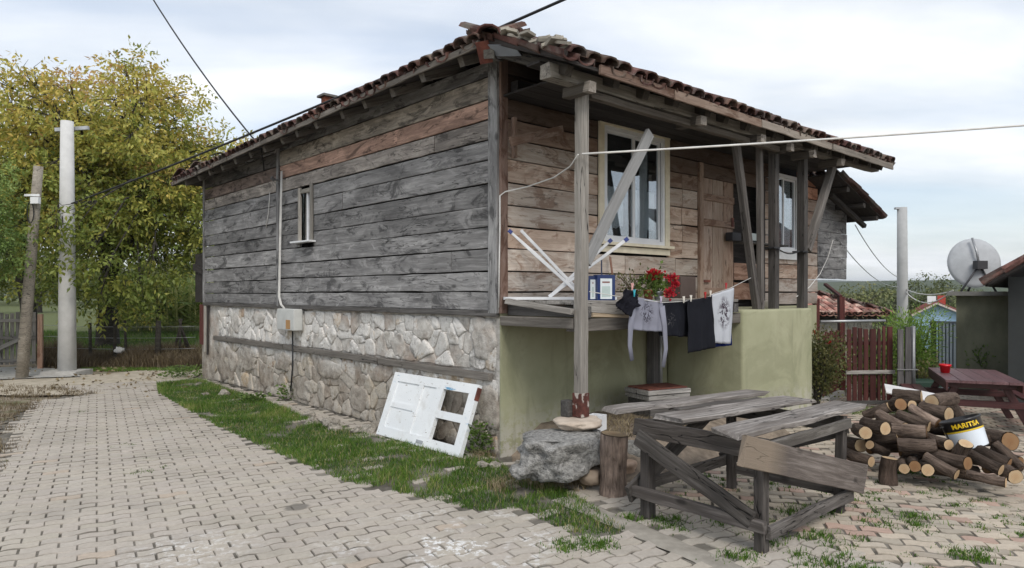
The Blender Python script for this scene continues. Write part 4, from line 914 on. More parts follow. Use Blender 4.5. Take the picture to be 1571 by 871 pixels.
tubeobj('conduit', [si(400, 225, -.3) , si(404, 250, -.1), si(405, 262, -.06)], .012, MT['black_rubber'], house)
m = MB(); P = [fr(887, 237, 1.12), fr(875, 255, .9), fr(850, 272, .6), fr(810, 286, .2), fr(775, 294, .06), fr(767, 300, .06), fr(767, 350, .06), fr(766, 400, .06), fr(765, 472, .06)]; tubeobj('conduit', P, .007, MT['white_cord'], house)
for px, py in ((1187, 380), (1231, 386)): p = fr(px, py, 1.0); m = MB(); m.box(p.x - .072, p.x + .072, -1.045, -.9, p.z - .01, p.z + .01); m.build('cable_tie', MT['black_rubber'], house)
tubeobj('conduit', arc(fr(1192, 380, 1.04), fr(1226, 385, 1.04), .05), .008, MT['black_rubber'], house)
tubeobj('conduit', [fr(1278, 368, .1), fr(1270, 395, .12), fr(1258, 420, .3), fr(1242, 440, .8), fr(1222, 455, .95)], .006, MT['white_cord'], house)
# grey pipe and post in the recess, red board and shutter at the far end of the lane wall
board('post', (2.36, -.09, .2), (2.36, -.09, 1.38), .12, .1, MT['dark_wood'], house, (0, -1, 0), (1.4, 1.4, 1.45)); tubeobj('drain_pipe', [(2.5, -.09, .2), (2.5, -.09, 1.38)], .028, MT['steel'], house)
board('red_board', (-.03, HL + .09, .62), (-.03, HL + .09, 1.38), .22, .03, MT['red_wood'], house, (-1, 0, 0), (1.7, 1.7, 1.6)); board('end_board', (-.045, HL - .12, .5), (-.045, HL - .12, 1.36), .09, .03, MT['post_wood'], house, (-1, 0, 0), (1.5, 1.5, 1.45)); board('end_board', (-.03, HL - .2, .45), (-.03, HL - .2, 1.36), .06, .02, MT['soot_shade_wood'], house, (-1, 0, 0))
m = MB(); m.box(.02, .3, HL + .002, HL + .25, -.1, .72); m.build('end_wall', MT['mortar'], house)
m = MB(); m.box(-.02, .04, HL + .05, HL + .52, 1.42, 2.35); m.build('shutter', MT['soot_shade_wood'], house); board('plank', (-.03, HL + .03, 2.0), (-.03, HL + .56, 2.1), .12, .05, MT['soot_shade_wood'], house, (-1, 0, 0))
# ------------------------------------------------------------------ terrace under the porch, boulder, stones
def hw(v): return HM @ Vector(v)
def hobj(o): o.matrix_basis = HM @ o.matrix_basis; return o
def terrace():
    V = []; Fc = []; nx, ny = 28, 16
    for j in range(ny + 1):
        for i in range(nx + 1):
            x = -.12 + 3.1 * i / nx; y = -1.75 + 1.74 * j / ny; s = sm(-1.7, -1.0, y + .18 * noise.noise((x * 2, 0, 3))) * sm(.05, .6, x) 
            V.append((x, y, -.03 + .30 * s + .03 * noise.noise((x * 4, y * 4, 1)) * s + .012 * noise.noise((x * 14, y * 14, 1))))
    for j in range(ny):
        for i in range(nx): a = j * (nx + 1) + i; Fc.append((a, a + 1, a + nx + 2, a + nx + 1))
    return setp(link('terrace', mesh('terrace', V, Fc, True), MT['soil'], None, HM.copy()), kind='structure')
terrace()
def rock(name, px, py, b, size, mat, seed, label, flat=.55, rz=0, amp=.25, zc=None, sub=4, col=None):
    c = fr(px, py, b); M = HM @ Matrix.Translation((c.x, c.y, c.z if zc is None else zc)) @ Matrix.Rotation(rz, 4, 'Z'); o = link(name, rock_mesh(*size, sub=sub, amp=amp, flat=flat, seed=seed), mat, None, M, col); return setp(o, label, 'stone')
rock('boulder', 868, 688, 1.12, (.47, .30, .25), MT['rock'], 4, 'large rough grey boulder carrying the porch post', .45, .1, .42)
rock('flat_stone', 887, 650, 1.055, (.235, .2, .075), MT['pale_rock'], 9, 'flat pinkish pale stone on top of the boulder under the porch post', .35, .2, .2, zc=pb_.z - .055)
RK = [(935, 700, 1.2, (.17, .14, .14), 'pale_rock', (.6, .57, .55), 'brownish stone between the boulder and the upright log'), (800, 722, 1.05, (.12, .09, .07), 'rock', None, 'small grey stone left of the big boulder'), (968, 690, 1.15, (.15, .12, .12), 'rock', (.8, .8, .78), 'grey stone behind the upright log'), (1085, 683, 1.05, (.36, .3, .12), 'rock', (1.25, 1.25, 1.22), 'broad pale rock slab behind the rough work table'), (960, 715, 1.3, (.1, .09, .08), 'pale_rock', (.8, .7, .65), 'reddish stone right of the upright log'), (1010, 675, .9, (.2, .16, .1), 'rock', (.8, .78, .75), 'low grey stone behind the table legs'), (905, 728, 1.33, (.13, .1, .09), 'pale_rock', (.62, .58, .54), 'dull brown stone at the front of the boulder')]
for i, (px, py, b_, s, m_, c, lb) in enumerate(RK): rock('stone', px, py, b_, s, MT[m_], 20 + i, lb, .6, i * .7, .3, sub=3, col=c)
# straw litter under the porch
P = []; H_ = []
for _ in range(900):
    p = hw((random.uniform(.5, 1.5), random.uniform(-1.15, -.3), .27)); P.append(p)
setp(blades('straw', [tuple(p) for p in P], np.full(900, .05), .006, 2.2, MT['dry_leaf'], tint=np.clip(RNG.normal(.65, .2, 900), 0, 1)), 'dry straw littering the earth under the porch', 'straw')
# white box and dark block by the post foot
c = fr(913, 645, .85); wb = empty('white_box', hw((c.x, c.y, c.z - .09)), HA + .25, 'small open white box behind the foot of the porch post', 'box')
for (x0, x1, y0, y1, z0, z1) in ((-.1, .1, -.07, .07, 0, .01), (-.1, .1, -.07, -.062, .01, .14), (-.1, .1, .062, .07, .01, .14), (-.1, -.092, -.062, .062, .01, .14), (.092, .1, -.062, .062, .01, .14)): m = MB(); m.box(x0, x1, y0, y1, z0, z1); m.build('panel', MT['white_metal'], wb)
c = fr(876, 627, .98); o = hobj(soft_box('wood_block', c.x - .05, c.x + .04, -1.0, -.9, pb_.z - .02, pb_.z + .12, .008, MT['dark_wood'], None, 2, .003)); setp(o, 'small dark wooden block beside the foot of the porch post', 'block')
# ------------------------------------------------------------------ logs
def log_mesh(L, r0, r1, n=14, seg=5, bend=.02, cut=0.):
    V = []; Fc = []; o = random.uniform(0, 50); mi = []
    for i in range(seg + 1):
        u = i / seg; r = r0 + (r1 - r0) * u; by = bend * math.sin(math.pi * u)
        for k in range(n):
            a = 2 * math.pi * k / n; q = r * (1 + .10 * noise.noise((math.cos(a) * 1.3 + o, math.sin(a) * 1.3, u * 3)) + .05 * noise.noise((math.cos(a) * 4 + o, math.sin(a) * 4, u * 7)))
            V.append((u * L + (cut * q * math.sin(a) if i in (0, seg) else 0), by + q * math.cos(a), q * math.sin(a)))
    for i in range(seg):
        for k in range(n): a, b = i * n + k, i * n + (k + 1) % n; Fc.append((a, b, b + n, a + n))
    return V, Fc, n, seg
def log(name, p0, p1, r, label, cat='log', group=None, rings=True, bark='bark', col=None, cutcol=None, cut=.08, r1=None):
    p0, p1 = Vector(p0), Vector(p1); L = (p1 - p0).length; V, Fc, n, seg = log_mesh(L, r, r1 or r * random.uniform(.86, 1.0), cut=cut); root = empty(name, p0, 0, label, cat, group); M = frame(p0, p1); M.translation = (0, 0, 0)
    link('bark', mesh('bark', V, Fc, True), MT[bark], root, M, col)
    for (base, s) in ((0, 1), (seg * n, -1)):
        ring = V[base:base + n]; c = Vector(ring[0]) * 0
        for v in ring: c += Vector(v) / n
        F2 = [(k, (k + 1) % n, n) if s < 0 else ((k + 1) % n, k, n) for k in range(n)]; W2_ = [Vector(v) - c for v in ring]; W2_ = [v * .93 + Vector((-s * .004, 0, 0)) for v in W2_] + [Vector((-s * .004, 0, 0))]
        link('cut_end', mesh('cut_end', W2_, F2), MT['cut'], root, M @ Matrix.Translation(c), cutcol or (random.uniform(.8, 1.08),) * 3)
    return root
p = gp(940, 758); log('upright_log', (p.x, p.y, gz(p.x, p.y) - .01), (p.x + .01, p.y, gz(p.x, p.y) + .475), .105, 'thick upright log standing in front of the boulder', 'log', bark='bark', col=(2.5, 2.5, 2.5), cutcol=(.55, .55, .55), r1=.11)
OX, OY, SC = 1290, 570, 4.584
LOGS = [  # end disc, other end (pixels of a close view), disc diameter, depth of the end, depth of the other end, shade, label
 (565, 178, 370, 160, 85, 6.75, 6.9, 1., 'log with a pale cut end lying highest on the firewood pile'), (640, 212, 790, 190, 92, 6.6, 6.85, 1.3, 'short thick log with a reddish cut face on top of the pile'),
 (785, 243, 835, 330, 70, 6.55, 6.5, .7, 'short log tilted down with a thin pale edge beside the paint bucket'), (758, 300, 570, 255, 92, 6.35, 6.6, .95, 'thick log with a clean round end left of the bucket'),
 (680, 365, 490, 250, 66, 6.2, 6.4, 2.1, 'log with whitish flaking bark in the middle of the pile'), (620, 385, 400, 300, 76, 6.2, 6.4, .85, 'dark log lying under the whitish one'),
 (445, 395, 265, 300, 74, 6.15, 6.4, 1.2, 'slanting log above the split piece'), (312, 400, 165, 362, 86, 6.05, 6.3, .8, 'log with a round pale end pointing at the work table'),
 (173, 430, 110, 400, 84, 6.0, 6.35, .8, 'log seen end on with a big cream disc beside the table leg'), (600, 425, 430, 412, 92, 6.05, 6.15, 1.35, 'split reddish log lying on the pile front'),
 (672, 522, 400, 515, 92, 5.92, 6.05, .95, 'long log with a wedge shaped pale end in the pile front'), (757, 512, 640, 470, 70, 5.85, 6.05, .9, 'thin log with a brown end below the bucket'),
 (878, 508, 850, 575, 88, 5.72, 5.78, .8, 'stubby log with its bright cut face turned up under the bucket'), (890, 645, 650, 580, 92, 5.68, 5.95, .8, 'big log with a round tan end low in the pile'),
 (1125, 690, 930, 590, 76, 5.62, 5.8, .75, 'dark log lying right of the tan ended one'), (1227, 738, 1120, 660, 98, 5.6, 5.8, .8, 'log with a wide orange tan disc at the right foot of the pile'),
 (1157, 780, 935, 728, 66, 5.45, 5.6, 1.15, 'thin grey log lying alone on the pavers in front of the pile'), (812, 722, 595, 600, 72, 5.65, 5.85, 1.4, 'slanting ridged log with rough bark in the pile front'),
 (445, 682, 440, 630, 66, 5.78, 6.1, .8, 'small log end on beside the standing stump'), (520, 666, 515, 610, 74, 5.78, 6.1, .8, 'second small log end on beside the slanting ridged one'),
 (610, 692, 600, 640, 80, 5.75, 6.0, .55, 'dark ended log between the small discs and the ridged log'), (212, 632, 90, 590, 74, 6.05, 6.2, 1.0, 'grey ended log lying left of the standing stump'),
 (205, 515, 300, 560, 60, 6.1, 6.2, .8, 'thin brown ended log behind the standing stump'), (140, 520, 60, 500, 88, 6.3, 6.5, .6, 'dark log behind the table leg'),
 (1078, 502, 1200, 610, 58, 5.95, 5.85, .9, 'log with a small white end right of the bucket'), (1190, 490, 1080, 470, 120, 6.1, 6.3, .8, 'thick dark stump end lying behind the bucket'),
 (1180, 650, 965, 545, 86, 5.72, 5.9, .6, 'dark smooth log running down from under the bucket'), (420, 230, 330, 250, 80, 6.5, 6.8, .75, 'dark log set across the back of the pile'),
 (500, 235, 400, 215, 66, 6.55, 6.75, .8, 'log just below the highest one'), (400, 455, 260, 470, 84, 6.15, 6.25, .6, 'dark log deep in the pile behind the stump'),
 (340, 250, 170, 310, 70, 6.6, 6.75, 1.0, 'mossy grey log at the back left of the pile'), (800, 410, 690, 400, 90, 6.25, 6.35, .5, 'dark log half hidden left under the bucket'),
 (1000, 620, 880, 600, 80, 5.95, 6.1, .5, 'log buried behind the big tan ended one'), (1250, 640, 1150, 580, 80, 5.95, 6.1, .5, 'dark log at the right end of the pile')]
for (x0, y0, x1, y1, d, Y0, Y1, sh, lb) in LOGS:
    pA = at(OX + x0 / SC, OY + y0 / SC, Y0); pB = at(OX + x1 / SC, OY + y1 / SC, Y1); r = d / SC * Y0 / F / 2 * 1.1
    if (pB - pA).length < .24: pB = pA + (pB - pA).normalized() * .26
    for q in (pA, pB): q.z = max(q.z, gz(q.x, q.y) + r * .96)
    log('firewood_log', pA, pB, r, lb, 'log', 'firewood logs in the heap', col=(sh, sh * .98, sh * .95), cutcol=None if sh > .52 and random.random() < .72 else (.5, .4, .33))
FILL = [(250, 560, 6.35), (420, 590, 6.2), (560, 580, 6.15), (480, 360, 6.45), (600, 330, 6.5), (350, 360, 6.45), (720, 600, 6.05), (820, 640, 5.95), (540, 480, 6.3), (900, 480, 6.2), (330, 500, 6.35), (1020, 700, 5.85), (680, 660, 5.95), (770, 690, 5.85), (450, 560, 6.3)]
for (x, y, Y) in FILL:
    c_ = at(OX + x / SC, OY + y / SC, Y); dv = Vector((random.uniform(-.2, .2), random.uniform(-.05, .05), random.uniform(-.05, .05))); pA, pB = c_ - dv, c_ + dv; r = random.uniform(.05, .065)
    if (pB - pA).length < .28: pB = pA + Vector((.32, .06, .0))
    for q in (pA, pB): q.z = max(q.z, gz(q.x, q.y) + r)
    log('firewood_log', pA, pB, r, 'dark log buried deep inside the firewood heap', 'log', 'firewood logs in the heap', col=(.7, .66, .62), cutcol=(.5, .42, .36))
pS = at(OX + 335 / SC, OY + 678 / SC, 5.85); log('firewood_log', (pS.x, pS.y, gz(pS.x, pS.y) - .005), (pS.x + .01, pS.y, gz(pS.x, pS.y) + .215), .076, 'short stump standing upright at the front of the firewood', 'log', 'firewood logs in the heap', col=(.55, .52, .5), r1=.066)
c = at(1408, 604, 7.3); o = board('white_board', c + Vector((-.28, .12, .04)), c + Vector((.22, -.08, -.05)), .26, .02, MT['white_metal'], None, (0, -.25, 1)); setp(o, 'pale board lying behind the top of the firewood pile', 'board'); o.color = (.85, .82, .78, 1)
# bucket with its lettering
def bucket():
    c = at(1490, 687, 6.0); root = empty('paint_bucket', c, 0, 'black and white paint bucket with yellow lettering tilted on the firewood', 'bucket', rot=(R(-13), R(-15), R(0)))
    prof = [(.135, 0), (.138, .003), (.158, .245), (.164, .247), (.164, .262), (.157, .262), (.135, .01), (.02, .008)]
    V, Fc = lathe(prof, 40); link('body', mesh('body', V, Fc, True), MT['glossy'], root, None, (.03, .03, .032))
    rad = lambda z: .138 + (z - .003) * .02 / .242
    def band(name, z0, z1, a0, a1, col, e=.0012):
        V = []; Fc = []; n = 40
        for i in range(n + 1):
            a = a0 + (a1 - a0) * i / n
            for z in (z0, z1): r = rad(z) + e; V.append((r * math.cos(a), r * math.sin(a), z))
        for i in range(n): Fc.append((2 * i, 2 * i + 2, 2 * i + 3, 2 * i + 1))
        link(name, mesh(name, V, Fc, True), MT['glossy'], root, None, col)
    band('label_white', .012, .155, -math.pi, math.pi * .95, (.72, .78, .84)); band('label_stripe', .156, .17, -math.pi, math.pi * .95, (.75, .52, .03))
    tcu = bpy.data.curves.new('lettering', 'FONT'); tcu.body = 'MARITSA'; tcu.align_x = 'CENTER'; tcu.size = .056; tcu.offset = .0018; tcu.space_character = 1.02
    to = bpy.data.objects.new('lettering_curve', tcu); COL.objects.link(to); bpy.context.view_layer.update(); dg = bpy.context.evaluated_depsgraph_get(); me = bpy.data.meshes.new_from_object(to.evaluated_get(dg)); bpy.data.objects.remove(to)
    for v in me.vertices:
        z = .192 + v.co.y; a = -math.pi / 2 - .32 + v.co.x / .158 ; r = rad(z) + .0022; v.co = Vector((r * math.cos(a), r * math.sin(a), z))
    me.materials.clear(); link('lettering', me, MT['glossy'], root, None, (.82, .55, .02))
    tubeobj('handle', [(rad(.22) + .002, 0, .225)] + [(.166 * math.cos(t), .02 + .12 * math.sin(t), .225 - .02 * math.sin(t)) for t in [math.pi * k / 12 for k in range(1, 12)]] + [(-rad(.22) - .002, 0, .225)], .003, MT['steel'], root)
bucket()
# ------------------------------------------------------------------ rough work table
tb = gp(1168, 845); table = empty('work_table', (tb.x, tb.y, 0), HA, 'rough weathered plank work table with crossed braces standing in the yard', 'table')
bw = MT['bench_wood']; dk = (.62, .59, .57)
def tz(x, y): p = Vector((tb.x, tb.y, 0)) + Matrix.Rotation(HA, 3, 'Z') @ Vector((x, y, 0)); return gz(p.x, p.y)
for (x, y, lx, w_) in ((0, 0, 0, .07), (1.13, .0, .05, .062), (.0, .86, 0, .08), (1.12, .86, .0, .062)): board('leg', (x, y, tz(x, y) - .02), (x + lx, y, .695), w_, w_, bw, table, (0, -1, 0), dk)
for (p0, p1, h, t, c) in (((-.05, -.04, .635), (-.05, .93, .645), .12, .035, (.7, .66, .63)), ((1.19, -.04, .63), (1.19, .91, .63), .11, .035, (.8, .78, .75)), ((-.03, .915, .63), (1.2, .915, .63), .1, .035, (.6, .58, .56)), ((.0, -.03, .64), (1.22, -.04, .645), .07, .03, (1.2, 1.18, 1.12))): board('apron', p0, p1, h, t, bw, table, (-1, 0, 0) if abs(p0[0] - p1[0]) < .05 else (0, -1, 0), c, rag=.03, wav=.01)
for (p0, p1, w_, t, c) in (((-.06, -.06, .17), (-.06, .97, .19), .075, .05, (.72, .68, .66)), ((-.02, -.06, .13), (1.2, -.06, .13), .085, .035, (.95, .92, .9)), ((1.15, -.05, .16), (1.15, .91, .16), .08, .04, (.7, .68, .66)), ((-.02, .91, .22), (1.2, .91, .22), .08, .035, (.7, .68, .66))): board('stretcher', p0, p1, w_, t, bw, table, (-1, 0, 0) if abs(p0[0] - p1[0]) < .05 else (0, -1, 0), c, rag=.02, wav=.006)
board('brace', (-.075, .90, .58), (-.075, .02, .2), .12, .03, bw, table, (-1, 0, 0), (.62, .6, .58), wav=.006); board('brace', (1.2, 1.0, .2), (1.2, .05, .58), .11, .03, bw, table, (-1, 0, 0), (.6, .58, .56)); board('brace', (-.1, .955, .16), (.9, .945, .62), .13, .03, bw, table, (0, -1, 0), (.62, .6, .58))
for (p0, p1, w_, c, t) in (((-.12, .16, .722), (1.44, .06, .738), .25, (2.1, 2.05, 2.0), .035), ((.0, .70, .722), (1.5, .47, .735), .27, (1.9, 1.85, 1.8), .03), ((-.06, 1.14, .735), (1.5, .85, .745), .2, (1.9, 1.85, 1.8), .03), ((.45, .93, .716), (1.3, .70, .73), .12, (1.0, .97, .94), .022)): board('top_board', p0, p1, w_, t, bw, table, (0, 0, 1), c, rag=.10, wav=.014, n=14)
tb0 = Vector((-.38, -.085, .695)); board('loose_board', tb0, (1.33, -.09, .225), .18, .04, MT['table_board'], table, (0, -1, 0), (.85, .8, .77), rag=.05, wav=.01, taper=1.15)
# crate like pile of old shutters behind the table
cr = hw(fr(1008, 612, .55)); crate = empty('board_pile', (cr.x, cr.y, .26), HA - .25, 'low pile of flaking boards with a rusty red top against the green wall', 'boards')
for (z, h, c, mt, s) in ((0, .2, (.8, .78, .76), 'dark_wood', .9), (.205, .045, (1.2, 1.22, 1.25), 'post_wood', 1.), (.26, .045, (1.3, 1.32, 1.35), 'post_wood', 1.03)):
    board('board', (-.28 * s, -.11 * s, z + h / 2), (.28 * s, -.11 * s, z + h / 2), .2, h, MT[mt], crate, (0, 0, 1), c); board('board', (-.28 * s, .1 * s, z + h / 2), (.28 * s, .1 * s, z + h / 2), .2, h, MT[mt], crate, (0, 0, 1), c)
board('rusty_sheet', (-.26, 0, .315), (.27, 0, .315), .36, .014, MT['rust'], crate, (0, 0, 1), (1.1, 1.15, 1.15))
# ------------------------------------------------------------------ white door leaning on the wall
def old_door():
    p0 = HI @ gp(578, 666); p1 = HI @ gp(719, 700); p0.x = p1.x = -.33; t0 = si(590, 568, -.075); x = (Vector((p0.x, p0.y, p0.z)) - p1).normalized()
    up = Vector((t0.x, t0.y, t0.z)) - p0; up = (up - x * up.dot(x)); Hh = up.length; up.normalize(); n_ = up.cross(x); M = Matrix((-x, up, (-x).cross(up))).transposed().to_4x4(); M.translation = p0
    root = bpy.data.objects.new('old_door', None); COL.objects.link(root); root.matrix_basis = HM @ M; setp(root, 'flaking white panelled door laid on its side against the stone wall', 'door'); L = (p1 - p0).length; f = .11
    def bx(name, x0, x1, y0, y1, z0=-.022, z1=.022, mat='chipped'): m = MB(); m.box(x0, x1, y0, y1, z0, z1); return m.build(name, MT[mat], root)
    bx('rail', 0, L, 0, .10); bx('rail', 0, L, Hh - .10, Hh); bx('stile', 0, .11, .1005, Hh - .1005); bx('stile', L - .12, L, .1005, Hh - .1005); bx('mullion', .54, .62, .1005, Hh - .1005); bx('mullion', .86, .98, .1005, Hh - .1005)
    bx('mullion', .985 - .004, L - .1205, Hh / 2 - .04, Hh / 2 + .04, -.02, .02); bx('mullion', .1105, .5395, Hh / 2 - .03, Hh / 2 + .03, -.02, .018)
    bx('panel', .1105, .5395, .1005, Hh / 2 - .0305, -.008, .008); bx('panel', .1105, .5395, Hh / 2 + .0305, Hh - .1005, -.008, .008); bx('panel', .6205, .8595, .1005, Hh - .1005, -.008, .008)
    bx('lock_plate', .78, .9, .025, .06, .0225, .027, 'steel'); bx('hinge', L - .012, L + .003, Hh - .16, Hh - .03, -.024, .024, 'rust')
    return root
old_door()
# ------------------------------------------------------------------ things on the porch
def vplane(px, py, A, B):
    """point (house frame) where the pixel ray meets the upright plane through A and B"""
    o = HI @ Vector((0, 0, EYE)); d = HI.to_3x3() @ ray(px, py); n_ = Vector((B[1] - A[1], A[0] - B[0], 0)); t = (Vector((A[0], A[1], 0)) - o).dot(n_) / d.dot(n_); return o + d * t
IA, IB = (.06, -.14), (.86, -.86)
iron = empty('drying_rack', hw((.4, -.5, FZ)), 0, 'folded white rack lying on the porch with crossed legs in the air', 'rack'); iron.matrix_basis = HM @ Matrix.Translation((0, 0, 0))
V = []; n_ = 14; pa, pb2 = vplane(772, 457, IA, IB), vplane(946, 455, IA, IB); dr = (pb2 - pa).normalized(); wv = dr.cross(Vector((0, 0, 1)))
m = MB(); L_ = (pb2 - pa).length; outl = []
for k in range(28): a = 2 * math.pi * k / 28; ca, sa = math.cos(a), math.sin(a); outl.append(pa + dr * (L_ / 2 + L_ / 2 * math.copysign(abs(ca) ** .45, ca)) + wv * (.15 * math.copysign(abs(sa) ** .6, sa)))
zt = FZ + .03; m.add([(q.x, q.y, zt) for q in outl] + [(q.x, q.y, zt - .025) for q in outl], [tuple(range(28)), tuple(range(55, 27, -1))] + [(k, k + 28, (k + 1) % 28 + 28, (k + 1) % 28) for k in range(28)]); m.build('top', MT['white_metal'], iron)
def leg(x0, y0, x1, y1, off, w_=.03, cap=True):
    p, q = vplane(x0, y0, IA, IB) + wv * off, vplane(x1, y1, IA, IB) + wv * off; board('leg', p, q, w_, .018, MT['white_metal'], iron, wv)
    if cap: d = (q - p).normalized(); board('cap', q - d * .02, q + d * .022, w_ * 1.3, .026, MT['glossy'], iron, wv, (.03, .05, .22))
leg(893, 456, 783, 356, .06); leg(893, 450, 799, 352, -.06, cap=False); leg(842, 455, 960, 368, .03); leg(846, 453, 937, 369, -.05)
board('leg', vplane(826, 394, IA, IB) + wv * .07, vplane(826, 394, IA, IB) - wv * .07, .02, .014, MT['white_metal'], iron)
def carton(px, w_, h_, rz, label, b_=.82):
    c = fr(px, 457, b_); root = empty('detergent_box', hw((c.x, c.y, FZ)), HA + rz, label, 'box'); m = MB(); m.box(-w_ / 2, w_ / 2, -.04, .04, .0, h_); m.build('carton', MT['glossy'], root, color=(.012, .03, .12))
    m = MB(); m.box(-w_ / 2 + .03, w_ / 2 - .035, -.0425, -.0405, .012, h_ - .035); fp = m.build('label_panel', MT['any'], root, color=(.72, .78, .80)); m = MB(); m.box(-w_ / 2 + .045, w_ / 2 - .055, -.0435, -.043, .03, h_ * .55); m.build('picture', MT['any'], fp, color=(.50, .60, .58))
    m = MB(); m.box(-w_ / 2 + .05, w_ / 2 - .06, -.0435, -.043, h_ * .68, h_ * .74); m.build('print', MT['any'], fp, color=(.25, .12, .1))
carton(927, .19, .24, -.35, 'blue carton with a white label panel standing behind the porch post'); carton(908, .12, .23, -.5, 'narrow blue and white carton half hidden by the porch post', .74)
o = board('stick', fr(923, 457, .6), fr(923, 393, .12), .02, .012, MT['any'], None, (0, -1, 0), (.05, .06, .11)); hobj(o); setp(o, 'dark blue stick leaning on the wall behind the cartons', 'stick')
o = board('stick', fr(943, 450, .3), fr(936, 394, .08), .03, .014, MT['brown_wood'], None, (0, -1, 0), (.6, .42, .36)); hobj(o); setp(o, 'brown wooden stick leaning on the wall under the window', 'stick')
def pot(px, py, b_, r, h, mat, col, label, cat='flowerpot'):
    c = fr(px, py, b_); root = empty('flower_pot', hw((c.x, c.y, FZ)), 0, label, cat); lathe_obj('pot', [(r * .7, 0), (r * .95, h * .85), (r * 1.06, h * .85), (r * 1.06, h), (r * .92, h), (r * .88, h * .9), (.01, h * .9)], mat, root, None, 18, True, col); return root
def sprig(root, n, r, h, z0, L, wd, mat, T, name='foliage', petals=None):
    P = RNG.normal(0, 1, (n, 3)) * (r, r, h * .45) + (0, 0, z0 + h * .5); D = P - np.array([0, 0, z0]) + RNG.normal(0, .4, (n, 3)) * r; return link(name, leaf_mesh(name, P, D, RNG.uniform(.6, 1.2, n) * L, RNG.uniform(.6, 1.2, n) * wd, np.clip(RNG.normal(T, .2, n), 0, 1)), mat, root)
kr = NT('red_petal'); MT['petal'] = kr.fin((.42, .010, .018), .6, .3); kr2 = NT('pink_petal'); MT['petal2'] = kr2.fin((.46, .02, .035), .6, .3)
def stems(root, n, r, h, z0, mat):
    m = MB()
    for _ in range(n): a = random.uniform(0, 6.28); m.tube([(0, 0, z0), (r * .4 * math.cos(a), r * .4 * math.sin(a), z0 + h * .5), (r * math.cos(a), r * math.sin(a), z0 + h)], [.004, .003, .002], 5)
    return m.build('stem', mat, root)
r1 = pot(995, 455, .85, .055, .10, MT['terracotta'], (1, 1, 1), 'terracotta pot of tall red geraniums on the porch edge'); stems(r1, 7, .07, .16, .08, MT['green_leaf']); sprig(r1, 160, .065, .14, .09, .05, .045, MT['green_leaf'], .35)
for (dx, dz, s) in ((.05, .255, .04), (.09, .235, .035), (.02, .235, .03)): M = Matrix.Translation((dx, -.02, dz)); o = sprig(r1, 150, s * .62, s * .9, -s * .4, .03, .028, MT['petal'], .5, 'blossom'); o.matrix_basis = M
r2 = pot(1010, 455, .9, .05, .085, MT['any'], (.45, .47, .5), 'grey pot with trailing red flowers next to the terracotta pot'); stems(r2, 7, .09, .12, .07, MT['green_leaf']); sprig(r2, 130, .06, .1, .08, .045, .04, MT['green_leaf'], .6)
for (dx, dz, s) in ((.13, .21, .03), (.10, .06, .04), (.16, .15, .022)): M = Matrix.Translation((dx, -.06, dz)); o = sprig(r2, 130, s * .6, s * 1.1, -s * .4, .028, .026, MT['petal2'], .5, 'blossom'); o.matrix_basis = M
r3 = pot(970, 455, .75, .05, .08, MT['any'], (.1, .07, .055), 'pot of half dry twiggy plants behind the hanging hat'); stems(r3, 14, .13, .17, .06, MT['dry_leaf']); sprig(r3, 260, .085, .16, .06, .035, .02, MT['olive_leaf'], .6)
c = fr(1043, 440, .4); o = hobj(soft_box('storage_box', fr(1031, 440, .5).x, fr(1054, 440, .5).x, -.62, -.40, FZ + .01, fr(1043, 424, .5).z, .012, MT['any'], None, 0, 0)); o.color = (.085, .06, .05, 1); setp(o, 'dark brown metal box against the wall behind the geraniums', 'box')
for k in range(2):
    c = fr((1164, 1178)[k], 468, .75); o = hobj(soft_box('tin', c.x - .05, c.x + .03, -.8, -.72, 1.41, 1.41 + (.17, .09)[k], .01, MT['glossy'], None, 0, 0)); o.color = ((.06, .06, .065, 1), (.5, .48, .44, 1))[k]; setp(o, ('dark tin between the porch posts', 'small pale tin on the green porch base')[k], 'tin')
c = fr(1118, 371, .1); o = hobj(soft_box('small_box', c.x - .02, c.x + .2, -.17, -.06, c.z + .014, c.z + .13, .01, MT['any'], None, 0, 0)); o.color = (.03, .03, .035, 1); setp(o, 'dark box on the shelf beside the plank door', 'box')
c = fr(1148, 371, .1); o = hobj(soft_box('small_box', c.x - .02, c.x + .12, -.17, -.06, c.z + .014, c.z + .12, .01, MT['any'], None, 0, 0)); o.color = (.55, .62, .62, 1); setp(o, 'pale box on the shelf behind the leaning post', 'box')
# ------------------------------------------------------------------ washing line
LB = 1.14
line_px = [(904, 447), (950, 455), (975, 458), (1016, 464), (1050, 462), (1085, 456), (1095, 450), (1120, 442), (1152, 426)]
lp = [fr(x, y, LB if 930 < x < 1140 else 1.06) for x, y in line_px]
o = tubeobj('washing_line', lp, .0035, MT['white_cord'], None, 6); hobj(o); setp(o, 'thin washing line sagging between the porch posts', 'line')
def sheet_grid(TL, TR, BL, BR, nx, ny, fold, off, seed, wob=.012, b_=LB):
    G = []
    for j in range(ny + 1):
        v = j / ny; row = []
        for i in range(nx + 1):
            u = i / nx; x = (TL[0] * (1 - u) + TR[0] * u) * (1 - v) + (BL[0] * (1 - u) + BR[0] * u) * v; y = (TL[1] * (1 - u) + TR[1] * u) * (1 - v) + (BL[1] * (1 - u) + BR[1] * u) * v
            p = fr(x, y, b_); k = (.25 + .75 * v) * fold
            p.y += off + k * (math.sin(u * 13 + seed) + .6 * math.sin(u * 27 + seed * 2 + v * 2)) + wob * noise.noise((u * 3 + seed, v * 3, 0)); p.z += .006 * noise.noise((u * 5 + seed, v * 2, 7)) * (v > .02); row.append(p)
        G.append(row)
    return G
